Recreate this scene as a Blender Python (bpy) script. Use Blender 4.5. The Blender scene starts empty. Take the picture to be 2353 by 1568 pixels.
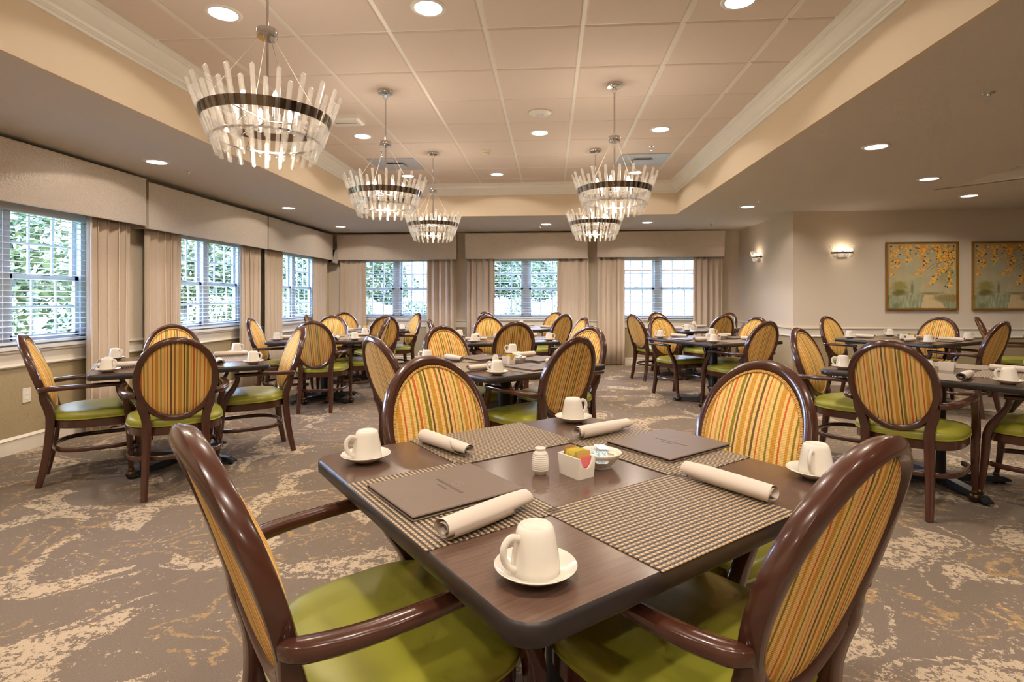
import bpy, math, random
from math import sin, cos, pi, radians as R, sqrt
from mathutils import Vector, Matrix
random.seed(7)
scene = bpy.context.scene
col = scene.collection

# ------------------------------------------------------------------ camera, world, exposure
CAM_H, FPX, YAW = 1.22, 1254.3, 0.0698
cam = bpy.data.cameras.new('camera'); camo = bpy.data.objects.new('camera', cam); col.objects.link(camo)
cam.sensor_width = 36; cam.lens = 36 * FPX / 2353; cam.shift_y = -(784 - 685.25) / 2353
cam.clip_start = .05; cam.clip_end = 200
camo.location = (0, 0, CAM_H); camo.rotation_euler = (pi / 2, 0, YAW)
scene.camera = camo
scene.view_settings.view_transform = 'Standard'; scene.view_settings.look = 'None'
scene.view_settings.gamma = 1; scene.view_settings.use_curve_mapping = False
scene.view_settings.exposure = 0.46
w = bpy.data.worlds.new('world'); scene.world = w; w.use_nodes = True
bg = w.node_tree.nodes['Background']; bg.inputs[0].default_value = (.46, .62, 1.0, 1); bg.inputs[1].default_value = 80.0
CAN_W, CHAND_W, SCONCE_W = 15.0, 8.5, 1.4
WARM = (1.0, .81, .61); CANC = (1.0, .875, .73)
try:
    scene.cycles.max_bounces = 5; scene.cycles.diffuse_bounces = 3; scene.cycles.glossy_bounces = 2
    scene.cycles.transparent_max_bounces = 12; scene.cycles.transmission_bounces = 2; scene.cycles.blur_glossy = 2.0
    scene.cycles.use_adaptive_sampling = True; scene.cycles.adaptive_threshold = .08; scene.cycles.adaptive_min_samples = 16; scene.cycles.use_light_tree = False
    scene.cycles.sample_clamp_indirect = 3; scene.cycles.sample_clamp_direct = 8; scene.cycles.caustics_reflective = False; scene.cycles.caustics_refractive = False
    scene.cycles.use_denoising = True
except Exception: pass

# ------------------------------------------------------------------ helpers
def lin(c):
    return tuple(((v / 255) / 12.92 if v / 255 <= .04045 else ((v / 255 + .055) / 1.055) ** 2.4) for v in c) + (1,)
MATS = {}
class NT:
    def __init__(s, name):
        s.m = bpy.data.materials.new(name); s.m.use_nodes = True; s.t = s.m.node_tree
        s.b = s.t.nodes['Principled BSDF']; s.out = s.t.nodes['Material Output']
    def n(s, typ, **kw):
        x = s.t.nodes.new(typ)
        for k, v in kw.items():
            if k.startswith('i_'):
                key = k[2:]; key = int(key) if key.isdigit() else key.replace('_', ' ')
                x.inputs[key].default_value = v
            else: setattr(x, k, v)
        return x
    def l(s, a, b): s.t.links.new(a, b)
    def co(s, kind='Object', scale=None):
        c = s.n('ShaderNodeTexCoord').outputs[kind]
        if scale:
            mp = s.n('ShaderNodeMapping'); mp.inputs['Scale'].default_value = scale; s.l(c, mp.inputs[0]); return mp.outputs[0]
        return c
    def noise(s, vec, scale, detail=2, rough=.5, dist=0):
        x = s.n('ShaderNodeTexNoise'); x.inputs['Scale'].default_value = scale; x.inputs['Detail'].default_value = detail
        x.inputs['Roughness'].default_value = rough; x.inputs['Distortion'].default_value = dist; s.l(vec, x.inputs['Vector']); return x
    def math(s, op, a, b=None, clamp=False):
        x = s.n('ShaderNodeMath', operation=op); x.use_clamp = clamp
        for i, v in enumerate((a, b)):
            if v is None: continue
            if isinstance(v, (int, float)): x.inputs[i].default_value = v
            else: s.l(v, x.inputs[i])
        return x.outputs[0]
    def mix(s, fac, a, b):
        x = s.n('ShaderNodeMix', data_type='RGBA')
        for i, v in ((0, fac), (6, a), (7, b)):
            if isinstance(v, (int, float)): x.inputs[i].default_value = v
            elif isinstance(v, tuple): x.inputs[i].default_value = v
            else: s.l(v, x.inputs[i])
        return x.outputs[2]
    def ramp(s, fac, stops, interp='LINEAR'):
        x = s.n('ShaderNodeValToRGB'); cr = x.color_ramp; cr.interpolation = interp
        while len(cr.elements) < len(stops): cr.elements.new(.5)
        for e, (p, c) in zip(cr.elements, stops): e.position = p; e.color = c
        s.l(fac, x.inputs[0]); return x.outputs[0]
    def bump(s, h, strength, dist=.01):
        x = s.n('ShaderNodeBump'); x.inputs['Strength'].default_value = strength; x.inputs['Distance'].default_value = dist
        s.l(h, x.inputs['Height']); s.l(x.outputs[0], s.b.inputs['Normal'])
    def set(s, **kw):
        for k, v in kw.items():
            s.b.inputs[k.replace('_', ' ')].default_value = v
def plain(name, rgb, rough=.5, metal=0, spec=.5, coat=0, var=0, vscale=8, bump=0, bscale=60):
    if name in MATS: return MATS[name]
    t = NT(name); c = lin(rgb); t.set(Base_Color=c, Roughness=rough, Metallic=metal, Specular_IOR_Level=spec, Coat_Weight=coat, Coat_Roughness=.08)
    co = t.co()
    nz = t.noise(co, vscale, 3)
    d = tuple(x * (1 - max(var, .02)) for x in c[:3]) + (1,)
    t.l(t.mix(nz.outputs[0], c, d), t.b.inputs['Base Color'])
    if bump:
        t.bump(t.noise(co, bscale, 3).outputs[0], bump, .004)
    MATS[name] = t.m; return t.m
def emis(name, rgb, strength):
    if name in MATS: return MATS[name]
    t = NT(name); t.set(Base_Color=rgb + (1,), Emission_Color=rgb + (1,), Emission_Strength=strength); MATS[name] = t.m; return t.m

# ------------------------------------------------------------------ mesh builder
class MB:
    def __init__(s): s.v = []; s.f = []; s.mi = []; s.cur = 0
    def add(s, vs, fs):
        o = len(s.v); s.v += [tuple(p) for p in vs]; s.f += [tuple(i + o for i in q) for q in fs]; s.mi += [s.cur] * len(fs); return s
    def box(s, x0, x1, y0, y1, z0, z1):
        v = [(x, y, z) for z in (z0, z1) for y in (y0, y1) for x in (x0, x1)]
        return s.add(v, [(0, 2, 3, 1), (4, 5, 7, 6), (0, 1, 5, 4), (2, 6, 7, 3), (0, 4, 6, 2), (1, 3, 7, 5)])
    def bbox(s, x0, x1, y0, y1, z0, z1, b=.004):
        # box with chamfered vertical + horizontal edges: three stacked loops
        def loop(i, z):
            return [(x0 + i + b, y0 + i, z), (x1 - i - b, y0 + i, z), (x1 - i, y0 + i + b, z), (x1 - i, y1 - i - b, z), (x1 - i - b, y1 - i, z), (x0 + i + b, y1 - i, z), (x0 + i, y1 - i - b, z), (x0 + i, y0 + i + b, z)]
        return s.loops([loop(b, z0), loop(0, z0 + b), loop(0, z1 - b), loop(b, z1)], True, True)
    def loops(s, L, cap0=False, cap1=False, closed=False):
        n = len(L[0]); v = [p for l in L for p in l]; f = []
        m = len(L)
        for i in range(m if closed else m - 1):
            a = i * n; b = ((i + 1) % m) * n
            for j in range(n):
                k = (j + 1) % n; f.append((a + j, a + k, b + k, b + j))
        if cap0: f.append(tuple(range(n - 1, -1, -1)))
        if cap1: f.append(tuple((m - 1) * n + j for j in range(n)))
        return s.add(v, f)
    def sheet(s, rows):
        n = len(rows[0]); v = [p for r in rows for p in r]; f = []
        for i in range(len(rows) - 1):
            for j in range(n - 1): f.append((i * n + j, i * n + j + 1, (i + 1) * n + j + 1, (i + 1) * n + j))
        return s.add(v, f)
    def lathe(s, prof, seg=24, c=(0, 0, 0), cap=True):
        L = [[(c[0] + r * cos(2 * pi * k / seg), c[1] + r * sin(2 * pi * k / seg), c[2] + z) for k in range(seg)] for r, z in prof]
        return s.loops(L, cap, cap)
    def cyl(s, p, q, r, seg=12, r2=None):
        p = Vector(p); q = Vector(q); t = (q - p).normalized(); u = t.orthogonal().normalized(); w_ = t.cross(u)
        r2 = r if r2 is None else r2
        L = [[tuple(o + u * (rr * cos(2 * pi * k / seg)) + w_ * (rr * sin(2 * pi * k / seg))) for k in range(seg)] for o, rr in ((p, r), (q, r2))]
        return s.loops(L, True, True)
    def sphere(s, c, r, seg=14, rings=8, sz=1):
        return s.lathe([(max(1e-4, r * sin(pi * k / rings)), -r * sz * cos(pi * k / rings)) for k in range(rings + 1)], seg, c)
    def sweep(s, path, w, h, hint, n=10, closed=False, ex=.55, cap=True, ch=0):
        P = [Vector(p) for p in path]; m = len(P); L = []
        for i, p in enumerate(P):
            a = P[(i - 1) % m] if (closed or i) else P[i]; b = P[(i + 1) % m] if (closed or i < m - 1) else P[i]
            t = (b - a).normalized(); hv = Vector(hint(i) if callable(hint) else hint)
            u = hv.cross(t).normalized(); vv = t.cross(u).normalized()
            ww = w[i] if isinstance(w, (list, tuple)) else w; hh = h[i] if isinstance(h, (list, tuple)) else h
            ring = []
            if ch:
                for sx_, sy_, a0 in ((1, 1, 0), (-1, 1, 90), (-1, -1, 180), (1, -1, 270)):
                    for k in range(3):
                        a_ = R(a0 + 45 * k); cc = min(ch, ww * .3, hh * .3)
                        ring.append(tuple(p + u * (sx_ * (ww / 2 - cc) + cc * cos(a_)) + vv * (sy_ * (hh / 2 - cc) + cc * sin(a_))))
                L.append(ring); continue
            for k in range(n):
                a_ = 2 * pi * (k + .5) / n; cx_, sy_ = cos(a_), sin(a_)
                ring.append(tuple(p + u * (ww / 2 * math.copysign(abs(cx_) ** ex, cx_)) + vv * (hh / 2 * math.copysign(abs(sy_) ** ex, sy_))))
            L.append(ring)
        return s.loops(L, cap and not closed, cap and not closed, closed)
    def mesh(s, name, mats, smooth=True, ang=40):
        me = bpy.data.meshes.new(name); me.from_pydata(s.v, [], s.f); me.update()
        for m in (mats if isinstance(mats, (list, tuple)) else [mats]): me.materials.append(m)
        if len(me.materials) > 1: me.polygons.foreach_set('material_index', s.mi)
        if smooth:
            me.polygons.foreach_set('use_smooth', [True] * len(me.polygons))
            try: me.set_sharp_from_angle(angle=R(ang))
            except Exception: pass
        return me
def crom(pts, n=5):
    P = [Vector(p) for p in pts]; out = []
    for i in range(len(P) - 1):
        a = P[max(i - 1, 0)]; b = P[i]; c = P[i + 1]; d = P[min(i + 2, len(P) - 1)]
        for k in range(n):
            t = k / n
            out.append(.5 * ((2 * b) + (c - a) * t + (2 * a - 5 * b + 4 * c - d) * t * t + (3 * b - a - 3 * c + d) * t ** 3))
    return out + [P[-1]]
def lerpw(vals, n):
    m = len(vals) - 1; out = []
    for i in range(n):
        x = i / (n - 1) * m; k = min(int(x), m - 1); out.append(vals[k] + (vals[k + 1] - vals[k]) * (x - k))
    return out
def tag(o, label=None, cat=None, group=None, kind=None):
    if label: o['label'] = label
    if cat: o['category'] = cat
    if group: o['group'] = group
    if kind: o['kind'] = kind
    return o
def obj(name, me, parent=None, loc=None, rotz=None):
    o = bpy.data.objects.new(name, me); col.objects.link(o)
    if parent: o.parent = parent
    if loc: o.location = loc
    if rotz is not None: o.rotation_euler = (0, 0, rotz)
    return o
def empty(name, loc=(0, 0, 0), rotz=0):
    o = bpy.data.objects.new(name, None); col.objects.link(o); o.location = loc; o.rotation_euler = (0, 0, rotz); o.empty_display_size = .1; return o
class Proto:
    """parts: list of (name, mesh, parent index or None, local matrix or None, label)"""
    def __init__(s, name): s.name = name; s.parts = []
    def part(s, name, me, parent=None, mtx=None, label=None):
        s.parts.append((name, me, parent, mtx, label)); return len(s.parts) - 1
    def put(s, loc, rotz, label, cat, group=None, root=None):
        r = root or empty(s.name, loc, rotz); tag(r, label, cat, group); os = []
        for name, me, par, mtx, lab in s.parts:
            o = obj(name, me, r if par is None else os[par])
            if mtx is not None: o.matrix_local = mtx
            if lab: o['label'] = lab
            os.append(o)
        return r
def struct(name, mb, mats, parent=None, smooth=False, label=None):
    o = obj(name, mb.mesh(name, mats, smooth), parent)
    if parent is None: o['kind'] = 'structure'
    if label: o['label'] = label
    return o

# ------------------------------------------------------------------ materials
def m_wall(name, rgb, bs=90, bst=.25):
    t = NT(name); c = lin(rgb); co = t.co()
    n1 = t.noise(co, bs, 4, .6); t.l(t.mix(t.noise(co, 1.3, 2).outputs[0], c, tuple(x * .95 for x in c[:3]) + (1,)), t.b.inputs['Base Color'])
    t.set(Roughness=.75, Specular_IOR_Level=.25); t.bump(n1.outputs[0], bst, .006); return t.m
M_WALL = m_wall('wall paint', (218, 203, 182)); M_WAINS = m_wall('wainscot paint', (172, 154, 120), 60, .4)
M_SOFF = m_wall('textured ceiling paint', (218, 210, 202), 140, .5)
M_TRAY = m_wall('tray face paint', (226, 208, 184))
M_TRIM = plain('cream trim paint', (236, 226, 210), .35, var=.03)
M_WHITE = plain('white trim paint', (238, 236, 232), .35, var=.02)
M_TILE = m_wall('ceiling tile', (232, 219, 212), 220, .35)
M_TEE = plain('ceiling tee paint', (240, 236, 230), .4)
M_WOOD = plain('dark mahogany', (76, 42, 31), .22, spec=.5, coat=.5, var=.35, vscale=14)
M_VINYL = plain('olive green vinyl', (148, 145, 50), .33, spec=.55, var=.06, vscale=5, bump=.03, bscale=200)
M_BRASS = plain('aged brass', (120, 92, 50), .3, metal=1, var=.3)
M_CASTER = plain('dark bronze caster', (66, 50, 34), .3, metal=.7)
M_BLACK = plain('black cast iron', (26, 26, 28), .45, spec=.4)
M_CHROME = plain('chrome', (215, 215, 218), .08, metal=1)
M_SMOKE = plain('smoked chrome', (120, 104, 88), .12, metal=1)
M_CHINA = plain('white glazed china', (230, 223, 211), .12, spec=.6, coat=.3)
M_LINEN = plain('taupe linen napkin', (212, 199, 186), .8, spec=.2, var=.04)
M_MENU = plain('brown leatherette', (104, 86, 72), .45, spec=.4, var=.12, vscale=30, bump=.08, bscale=160)
M_MENUD = plain('debossed leatherette', (58, 46, 38), .5)
M_PAPER = plain('white packet paper', (238, 234, 226), .6)
M_BLIND = plain('white vinyl blind', (236, 240, 246), .4, spec=.3)
M_VFRAME = plain('white vinyl window frame', (232, 236, 242), .35)
M_GREYM = plain('grey vent metal', (196, 196, 204), .4, metal=.2, var=.25, vscale=5)
M_GOLD = plain('gold leaf frame', (176, 126, 44), .35, metal=.6, var=.3, vscale=30)
M_DARKB = plain('near black fabric grille', (30, 26, 24), .7)
def m_stripe():
    t = NT('striped upholstery'); co = t.co(); sep = t.n('ShaderNodeSeparateXYZ'); t.l(co, sep.inputs[0])
    C = dict(c=lin((232, 194, 122)), g=lin((206, 150, 58)), o=lin((204, 104, 44)), v=lin((140, 120, 36)), b=lin((112, 82, 46)), y=lin((214, 166, 78)))
    seq = 'c5 o4 c6 g10 c7 v4 c8 y5 c5 o4 c7 b6 c7 v4 o3 c8 g12 c6 b5 c4 v8 c6 y5 c3 o6 c6 v4 c7 g6 c6'.split()
    tot = sum(int(q[1:]) for q in seq); pos = 0; stops = []
    for q in seq: stops.append((pos / tot, C[q[0]])); pos += int(q[1:])
    P = .27
    fx = t.math('FRACT', t.math('ADD', t.math('DIVIDE', sep.outputs[0], P), 10.5))
    base = t.ramp(fx, stops, 'CONSTANT')
    rib = t.math('SINE', t.math('MULTIPLY', sep.outputs[2], 2 * pi / .0052))
    r01 = t.math('MULTIPLY_ADD', rib, .5); t.t.nodes[-1].inputs[2].default_value = .5
    dk = t.mix(.78, base, (.05, .03, .015, 1)); t.l(t.mix(t.math('MULTIPLY', r01, .2), base, t.mix(.5, base, (.12, .07, .03, 1))), t.b.inputs['Base Color'])
    t.set(Roughness=.8, Specular_IOR_Level=.2); t.bump(r01, .25, .002); return t.m
M_STRIPE = m_stripe()
def m_piping():
    t = NT('striped piping'); co = t.co(); sep = t.n('ShaderNodeSeparateXYZ'); t.l(co, sep.inputs[0])
    a = t.n('ShaderNodeVectorMath', operation='SUBTRACT'); t.l(co, a.inputs[0]); a.inputs[1].default_value = (0, 0, .72)
    s2 = t.n('ShaderNodeSeparateXYZ'); t.l(a.outputs[0], s2.inputs[0])
    ang = t.math('ARCTAN2', s2.outputs[2], s2.outputs[0])
    fr = t.math('FRACT', t.math('MULTIPLY', ang, 13.0))
    C = [lin((214, 160, 66)), lin((226, 192, 124)), lin((112, 82, 46)), lin((214, 170, 90)), lin((196, 104, 48)), lin((226, 192, 124)), lin((140, 120, 40))]
    t.l(t.ramp(fr, [(i / 7, c) for i, c in enumerate(C)], 'CONSTANT'), t.b.inputs['Base Color']); t.set(Roughness=.8, Specular_IOR_Level=.2); return t.m
M_PIPE = m_piping()
def m_table():
    t = NT('brown wood laminate'); co = t.co('Object', (3, 60, 3)); n = t.noise(co, 3, 5, .6)
    t.l(t.ramp(n.outputs[0], [(.3, lin((82, 62, 52))), (.7, lin((97, 75, 63)))]), t.b.inputs['Base Color'])
    t.set(Roughness=.2, Specular_IOR_Level=.5); return t.m
M_TABLE = m_table(); M_TEDGE = plain('dark table edge band', (38, 32, 31), .35, var=.1)
def m_mat():
    t = NT('basket weave vinyl'); co = t.co(); sep = t.n('ShaderNodeSeparateXYZ'); t.l(co, sep.inputs[0])
    x, y = sep.outputs[0], sep.outputs[1]
    px, py = .0064, .0125
    u = t.math('DIVIDE', x, px); v = t.math('DIVIDE', y, py)
    row = t.math('FLOOR', v)
    off = t.math('MULTIPLY', t.math('MODULO', t.math('ADD', row, 400), 2), .5)
    su = t.math('SINE', t.math('MULTIPLY', t.math('ADD', t.math('MULTIPLY', u, .5), off), 2 * pi))
    fv = t.math('FRACT', v); band = t.math('LESS_THAN', fv, .5)
    # dark strands in one half of each row, cream strands in the other
    sh = t.math('MULTIPLY_ADD', su, .5); t.t.nodes[-1].inputs[2].default_value = .5
    dark = t.mix(sh, lin((46, 41, 40)), lin((82, 72, 64))); light = t.mix(sh, lin((128, 106, 82)), lin((190, 166, 132)))
    t.l(t.mix(band, light, dark), t.b.inputs['Base Color'])
    prof = t.math('ABSOLUTE', t.math('SINE', t.math('MULTIPLY', v, 2 * pi)))
    t.set(Roughness=.5, Specular_IOR_Level=.35); t.bump(t.math('ADD', prof, sh), .5, .0025); return t.m
M_MAT = m_mat()
def m_carpet():
    t = NT('patterned carpet'); co = t.co()
    def warp(vec, src, am):
        x = t.n('ShaderNodeVectorMath', operation='MULTIPLY_ADD'); t.l(src, x.inputs[0]); x.inputs[1].default_value = (am, am, 0); t.l(vec, x.inputs[2]); return x.outputs[0]
    d1 = warp(co, t.noise(co, 1.1, 2).outputs['Color'], .7); d2 = warp(d1, t.noise(co, 8, 4, .75).outputs['Color'], .13); d3 = warp(d2, t.noise(co, 42, 3, .8).outputs['Color'], .035)
    def vor(vec, sc):
        x = t.n('ShaderNodeTexVoronoi', feature='F1'); x.voronoi_dimensions = '2D'; x.inputs['Scale'].default_value = sc; x.inputs['Randomness'].default_value = .85; t.l(vec, x.inputs['Vector']); return x
    def line(val, c, wd): return t.math('LESS_THAN', t.math('ABSOLUTE', t.math('SUBTRACT', val, c)), wd)
    va = vor(d3, 1.55); vb = vor(d2, 1.55); v1, v2 = va.outputs['Distance'], vb.outputs['Distance']
    br = t.noise(co, 2.6, 3, .6).outputs[0]; sp = t.noise(co, 34, 4, .8).outputs[0]; md = t.noise(co, 11, 3, .7).outputs[0]; fine = t.noise(co, 190, 2, .7).outputs[0]; big = t.noise(co, .9, 2).outputs[0]
    # crescent: angle around the cell point sets the band width, so each ring swells on one side and dies out on the other
    df = t.n('ShaderNodeVectorMath', operation='SUBTRACT'); t.l(d1, df.inputs[0]); t.l(vb.outputs['Position'], df.inputs[1]); sx = t.n('ShaderNodeSeparateXYZ'); t.l(df.outputs[0], sx.inputs[0])
    ang = t.math('ARCTAN2', sx.outputs[1], sx.outputs[0]); cs = t.n('ShaderNodeSeparateColor'); t.l(vb.outputs['Color'], cs.inputs[0])
    sw = t.math('COSINE', t.math('ADD', ang, t.math('MULTIPLY', cs.outputs[0], 6.28)))
    wid = t.math('SUBTRACT', t.math('MULTIPLY', sw, .13), .005)
    wid = t.math('ADD', wid, t.math('MULTIPLY', t.math('SUBTRACT', br, .5), .12))
    cres = t.math('LESS_THAN', t.math('ABSOLUTE', t.math('SUBTRACT', v1, .40)), wid)
    holes = t.math('GREATER_THAN', t.math('ADD', t.math('MULTIPLY', sp, 1.2), t.math('MULTIPLY', md, .7)), .92)
    cres = t.math('MULTIPLY', cres, holes)
    rimm = t.math('MULTIPLY', line(v2, .545, .014), t.math('MULTIPLY', t.math('GREATER_THAN', sw, .1), t.math('GREATER_THAN', sp, .5)))
    dust = t.math('MULTIPLY', t.math('GREATER_THAN', sp, .6), t.math('GREATER_THAN', t.math('ADD', md, t.math('MULTIPLY', br, .9)), .98))
    cream = t.math('MAXIMUM', t.math('MAXIMUM', cres, rimm), dust)
    g1 = t.noise(d3, 2.3, 1).outputs[0]; gl = t.math('FRACT', t.math('MULTIPLY', g1, 11))
    gold = t.math('MULTIPLY', line(gl, .5, .11), t.math('MULTIPLY', t.math('GREATER_THAN', t.math('SUBTRACT', t.math('ADD', br, t.math('MULTIPLY', sp, .3)), t.math('MULTIPLY', sw, .12)), .66), t.math('GREATER_THAN', sp, .47)))
    base = t.mix(fine, lin((98, 86, 75)), lin((132, 117, 104)))
    base = t.mix(t.math('MULTIPLY', big, .3), base, lin((98, 86, 72)))
    c = t.mix(t.math('MULTIPLY', gold, .5), base, lin((176, 142, 92)))
    c = t.mix(t.math('MULTIPLY', cream, .56), c, t.mix(fine, lin((188, 166, 138)), lin((220, 200, 172))))
    t.l(c, t.b.inputs['Base Color']); t.set(Roughness=.95, Specular_IOR_Level=.1)
    t.bump(fine, .5, .006); return t.m
M_CARPET = m_carpet()
def m_curtain():
    t = NT('taupe drapery'); co = t.co('Object', (40, 40, 6)); n = t.noise(co, 8, 4, .7)
    t.l(t.mix(n.outputs[0], lin((198, 178, 156)), lin((224, 207, 188))), t.b.inputs['Base Color']); t.set(Roughness=.75, Specular_IOR_Level=.25, Sheen_Weight=.2); t.bump(n.outputs[0], .1, .002); return t.m
M_CURT = m_curtain()
def m_valance():
    t = NT('pebbled valance vinyl'); co = t.co()
    v = t.n('ShaderNodeTexVoronoi', feature='SMOOTH_F1'); v.inputs['Scale'].default_value = 75; t.l(co, v.inputs['Vector']); n = t.noise(co, 50, 3)
    h = t.math('ADD', v.outputs['Distance'], n.outputs[0])
    t.l(t.mix(n.outputs[0], lin((200, 184, 166)), lin((218, 204, 190))), t.b.inputs['Base Color']); t.set(Roughness=.38, Specular_IOR_Level=.5, Metallic=.25); t.bump(h, .35, .006); return t.m
M_VAL = m_valance()
def m_glass(name, tint, gloss, base=.06, milky=0, mrgb=(1, 1, 1)):
    t = NT(name); tr = t.n('ShaderNodeBsdfTransparent'); tr.inputs[0].default_value = tint; gl = t.n('ShaderNodeBsdfGlossy'); gl.inputs['Roughness'].default_value = gloss
    lw = t.n('ShaderNodeLayerWeight'); lw.inputs[0].default_value = .5
    f2 = t.math('ADD', t.math('MULTIPLY', t.math('POWER', lw.outputs['Facing'], 5.0), 1 - base), base, True)
    mx = t.n('ShaderNodeMixShader'); t.l(f2, mx.inputs[0]); t.l(tr.outputs[0], mx.inputs[1]); t.l(gl.outputs[0], mx.inputs[2]); last = mx
    if milky:
        df = t.n('ShaderNodeBsdfTranslucent'); df.inputs[0].default_value = mrgb + (1,); d2 = t.n('ShaderNodeBsdfDiffuse'); d2.inputs[0].default_value = mrgb + (1,)
        m1 = t.n('ShaderNodeMixShader'); m1.inputs[0].default_value = .5; t.l(df.outputs[0], m1.inputs[1]); t.l(d2.outputs[0], m1.inputs[2])
        m2 = t.n('ShaderNodeMixShader'); m2.inputs[0].default_value = milky; t.l(mx.outputs[0], m2.inputs[1]); t.l(m1.outputs[0], m2.inputs[2]); last = m2
    t.l(last.outputs[0], t.out.inputs['Surface']); return t.m
M_PANE = m_glass('window glass', (.96, .98, 1, 1), .0, .04)
M_CRYS = m_glass('cut crystal', (.97, .965, .96, 1), .1, .2, .16, (1, .97, .93))

# ------------------------------------------------------------------ room dimensions
XL, YB, XC, YR = -4.2, 10.12, 3.41, 7.94       # window wall, back wall, white wall, painting wall
XR, YF = 9.0, -2.6                             # unseen right and front walls
SOF, TOP = 2.438, 2.914
TX0, TX1, TY0, TY1 = -2.684, 1.832, -1.6, 8.06

# floor
struct('floor', MB().add([(XL - .2, YF - .2, 0), (XR + .2, YF - .2, 0), (XR + .2, YB + .2, 0), (XL - .2, YB + .2, 0), (XL - .2, YF - .2, -.1), (XR + .2, YF - .2, -.1), (XR + .2, YB + .2, -.1), (XL - .2, YB + .2, -.1)],
       [(0, 1, 2, 3), (7, 6, 5, 4), (0, 4, 5, 1), (1, 5, 6, 2), (2, 6, 7, 3), (3, 7, 4, 0)]), M_CARPET)

# window geometry: (centre along wall); opening 1.5 wide
WZ0, WZ1, WHW, WT = .83, 2.02, .76, .16
LEFTW = [3.98, 6.50, 8.82]; BACKW = [-2.90, -.45, 1.97]
def wall_run(mb, frame, a0, a1, opens, z1=3.0):
    # frame(a, d, z): a along wall, d = distance outward from room
    def bx(a, b, za, zb):
        vs = [frame(p, d, z) for z in (za, zb) for d in (0, WT) for p in (a, b)]
        mb.add(vs, [(0, 2, 3, 1), (4, 5, 7, 6), (0, 1, 5, 4), (2, 6, 7, 3), (0, 4, 6, 2), (1, 3, 7, 5)])
    cur = a0
    for c in opens:
        bx(cur, c - WHW, 0, z1); bx(c - WHW, c + WHW, 0, WZ0); bx(c - WHW, c + WHW, WZ1, z1); cur = c + WHW
    bx(cur, a1, 0, z1)
fL = lambda a, d, z: (XL - d, a, z)
fB = lambda a, d, z: (a, YB + d, z)
fC = lambda a, d, z: (XC + d, a, z)
fP = lambda a, d, z: (a, YR + d, z)
mb = MB(); wall_run(mb, fL, YF - WT, YB + WT, LEFTW); wall_left = struct('wall_left', mb, M_WALL)
mb = MB(); wall_run(mb, fB, XL, XC + .001, BACKW); wall_back = struct('wall_back', mb, M_WALL)
mb = MB().box(XC, XC + WT, YR + .001, YB + WT, 0, 3.0); wall_right = struct('wall_right', mb, M_WALL)
mb = MB().box(XC + WT, XR + WT, YR, YR + WT, 0, 3.0); mb.box(XC, XC + WT, YR - .0, YR + .001, 0, 3.0); wall_far = struct('wall_painting', mb, M_WALL)
struct('wall_front', MB().box(XL, XR + WT, YF - WT, YF, 0, 3.0), M_WALL)
struct('wall_side', MB().box(XR, XR + WT, YF, YR, 0, 3.0), M_WALL)
# wainscot panels, chair rail, baseboards
def profile_run(name, frame, a0, a1, prof, mat, parent=None):
    L = [[frame(a, -u, z) for u, z in prof] for a in (a0, a1)]
    return struct(name, MB().loops(L, True, True), mat, parent)
RAIL = [(0, .672), (.018, .672), (.026, .684), (.018, .696), (.012, .70), (.012, .775), (.02, .782), (.03, .792), (.03, .812), (0, .812)]
BASE = [(0, 0), (.016, 0), (.016, .105), (.022, .112), (.016, .122), (.008, .132), (0, .132)]
RUNS = [('left', fL, YF, YB, wall_left), ('back', fB, XL, XC, wall_back), ('right', fC, YR, YB, wall_right), ('painting', fP, XC, XR, wall_far)]
for i, (nm, fr, a, b, wl) in enumerate(RUNS):
    profile_run('wainscot', fr, a, b, [(0, .13), (.005, .13), (.005, .675), (0, .675)], M_WAINS, wl)
    profile_run('baseboard_' + nm, fr, a, b, BASE, M_TRIM)
    profile_run('trim_%d' % (i + 1), fr, a, b, RAIL, M_TRIM)

# ceiling: lower soffit with two raised trays
TH = .03
def slab(mb, poly, z0, z1):
    n = len(poly); return mb.loops([[(x, y, z0) for x, y in poly], [(x, y, z1) for x, y in poly]], True, True)
mb = MB()
slab(mb, [(XL - .1, YF), (TX0 - .03, YF), (TX0 - .03, YB + .1), (XL - .1, YB + .1)], SOF, SOF + TH)
slab(mb, [(TX0 - .03, TY1 + .03), (TX1 + .03, TY1 + .03), (TX1 + .03, YB + .1), (TX0 - .03, YB + .1)], SOF, SOF + TH)
slab(mb, [(TX0 - .03, YF), (TX1 + .03, YF), (TX1 + .03, TY0 - .03), (TX0 - .03, TY0 - .03)], SOF, SOF + TH)
slab(mb, [(TX1 + .03, YF), (4.32, YF), (4.32, YR + .1), (TX1 + .03, YR + .1)], SOF, SOF + TH)
slab(mb, [(TX1 + .03, YR + .1), (XC + .1, YR + .1), (XC + .1, YB + .1), (TX1 + .03, YB + .1)], SOF, SOF + TH)
T2P = [(4.32, 6.5), (4.32, 1.0), (8.5, 1.0), (8.5, 2.0)]
slab(mb, [(4.32, 6.5), (8.5, 2.0), (8.5, YR + .1), (4.32, YR + .1)], SOF, SOF + TH)
slab(mb, [(4.32, YF), (8.5, YF), (8.5, 1.0), (4.32, 1.0)], SOF, SOF + TH)
slab(mb, [(8.5, YF), (XR + .1, YF), (XR + .1, YR + .1), (8.5, YR + .1)], SOF, SOF + TH)
ceiling = struct('ceiling', mb, M_SOFF)
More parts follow.
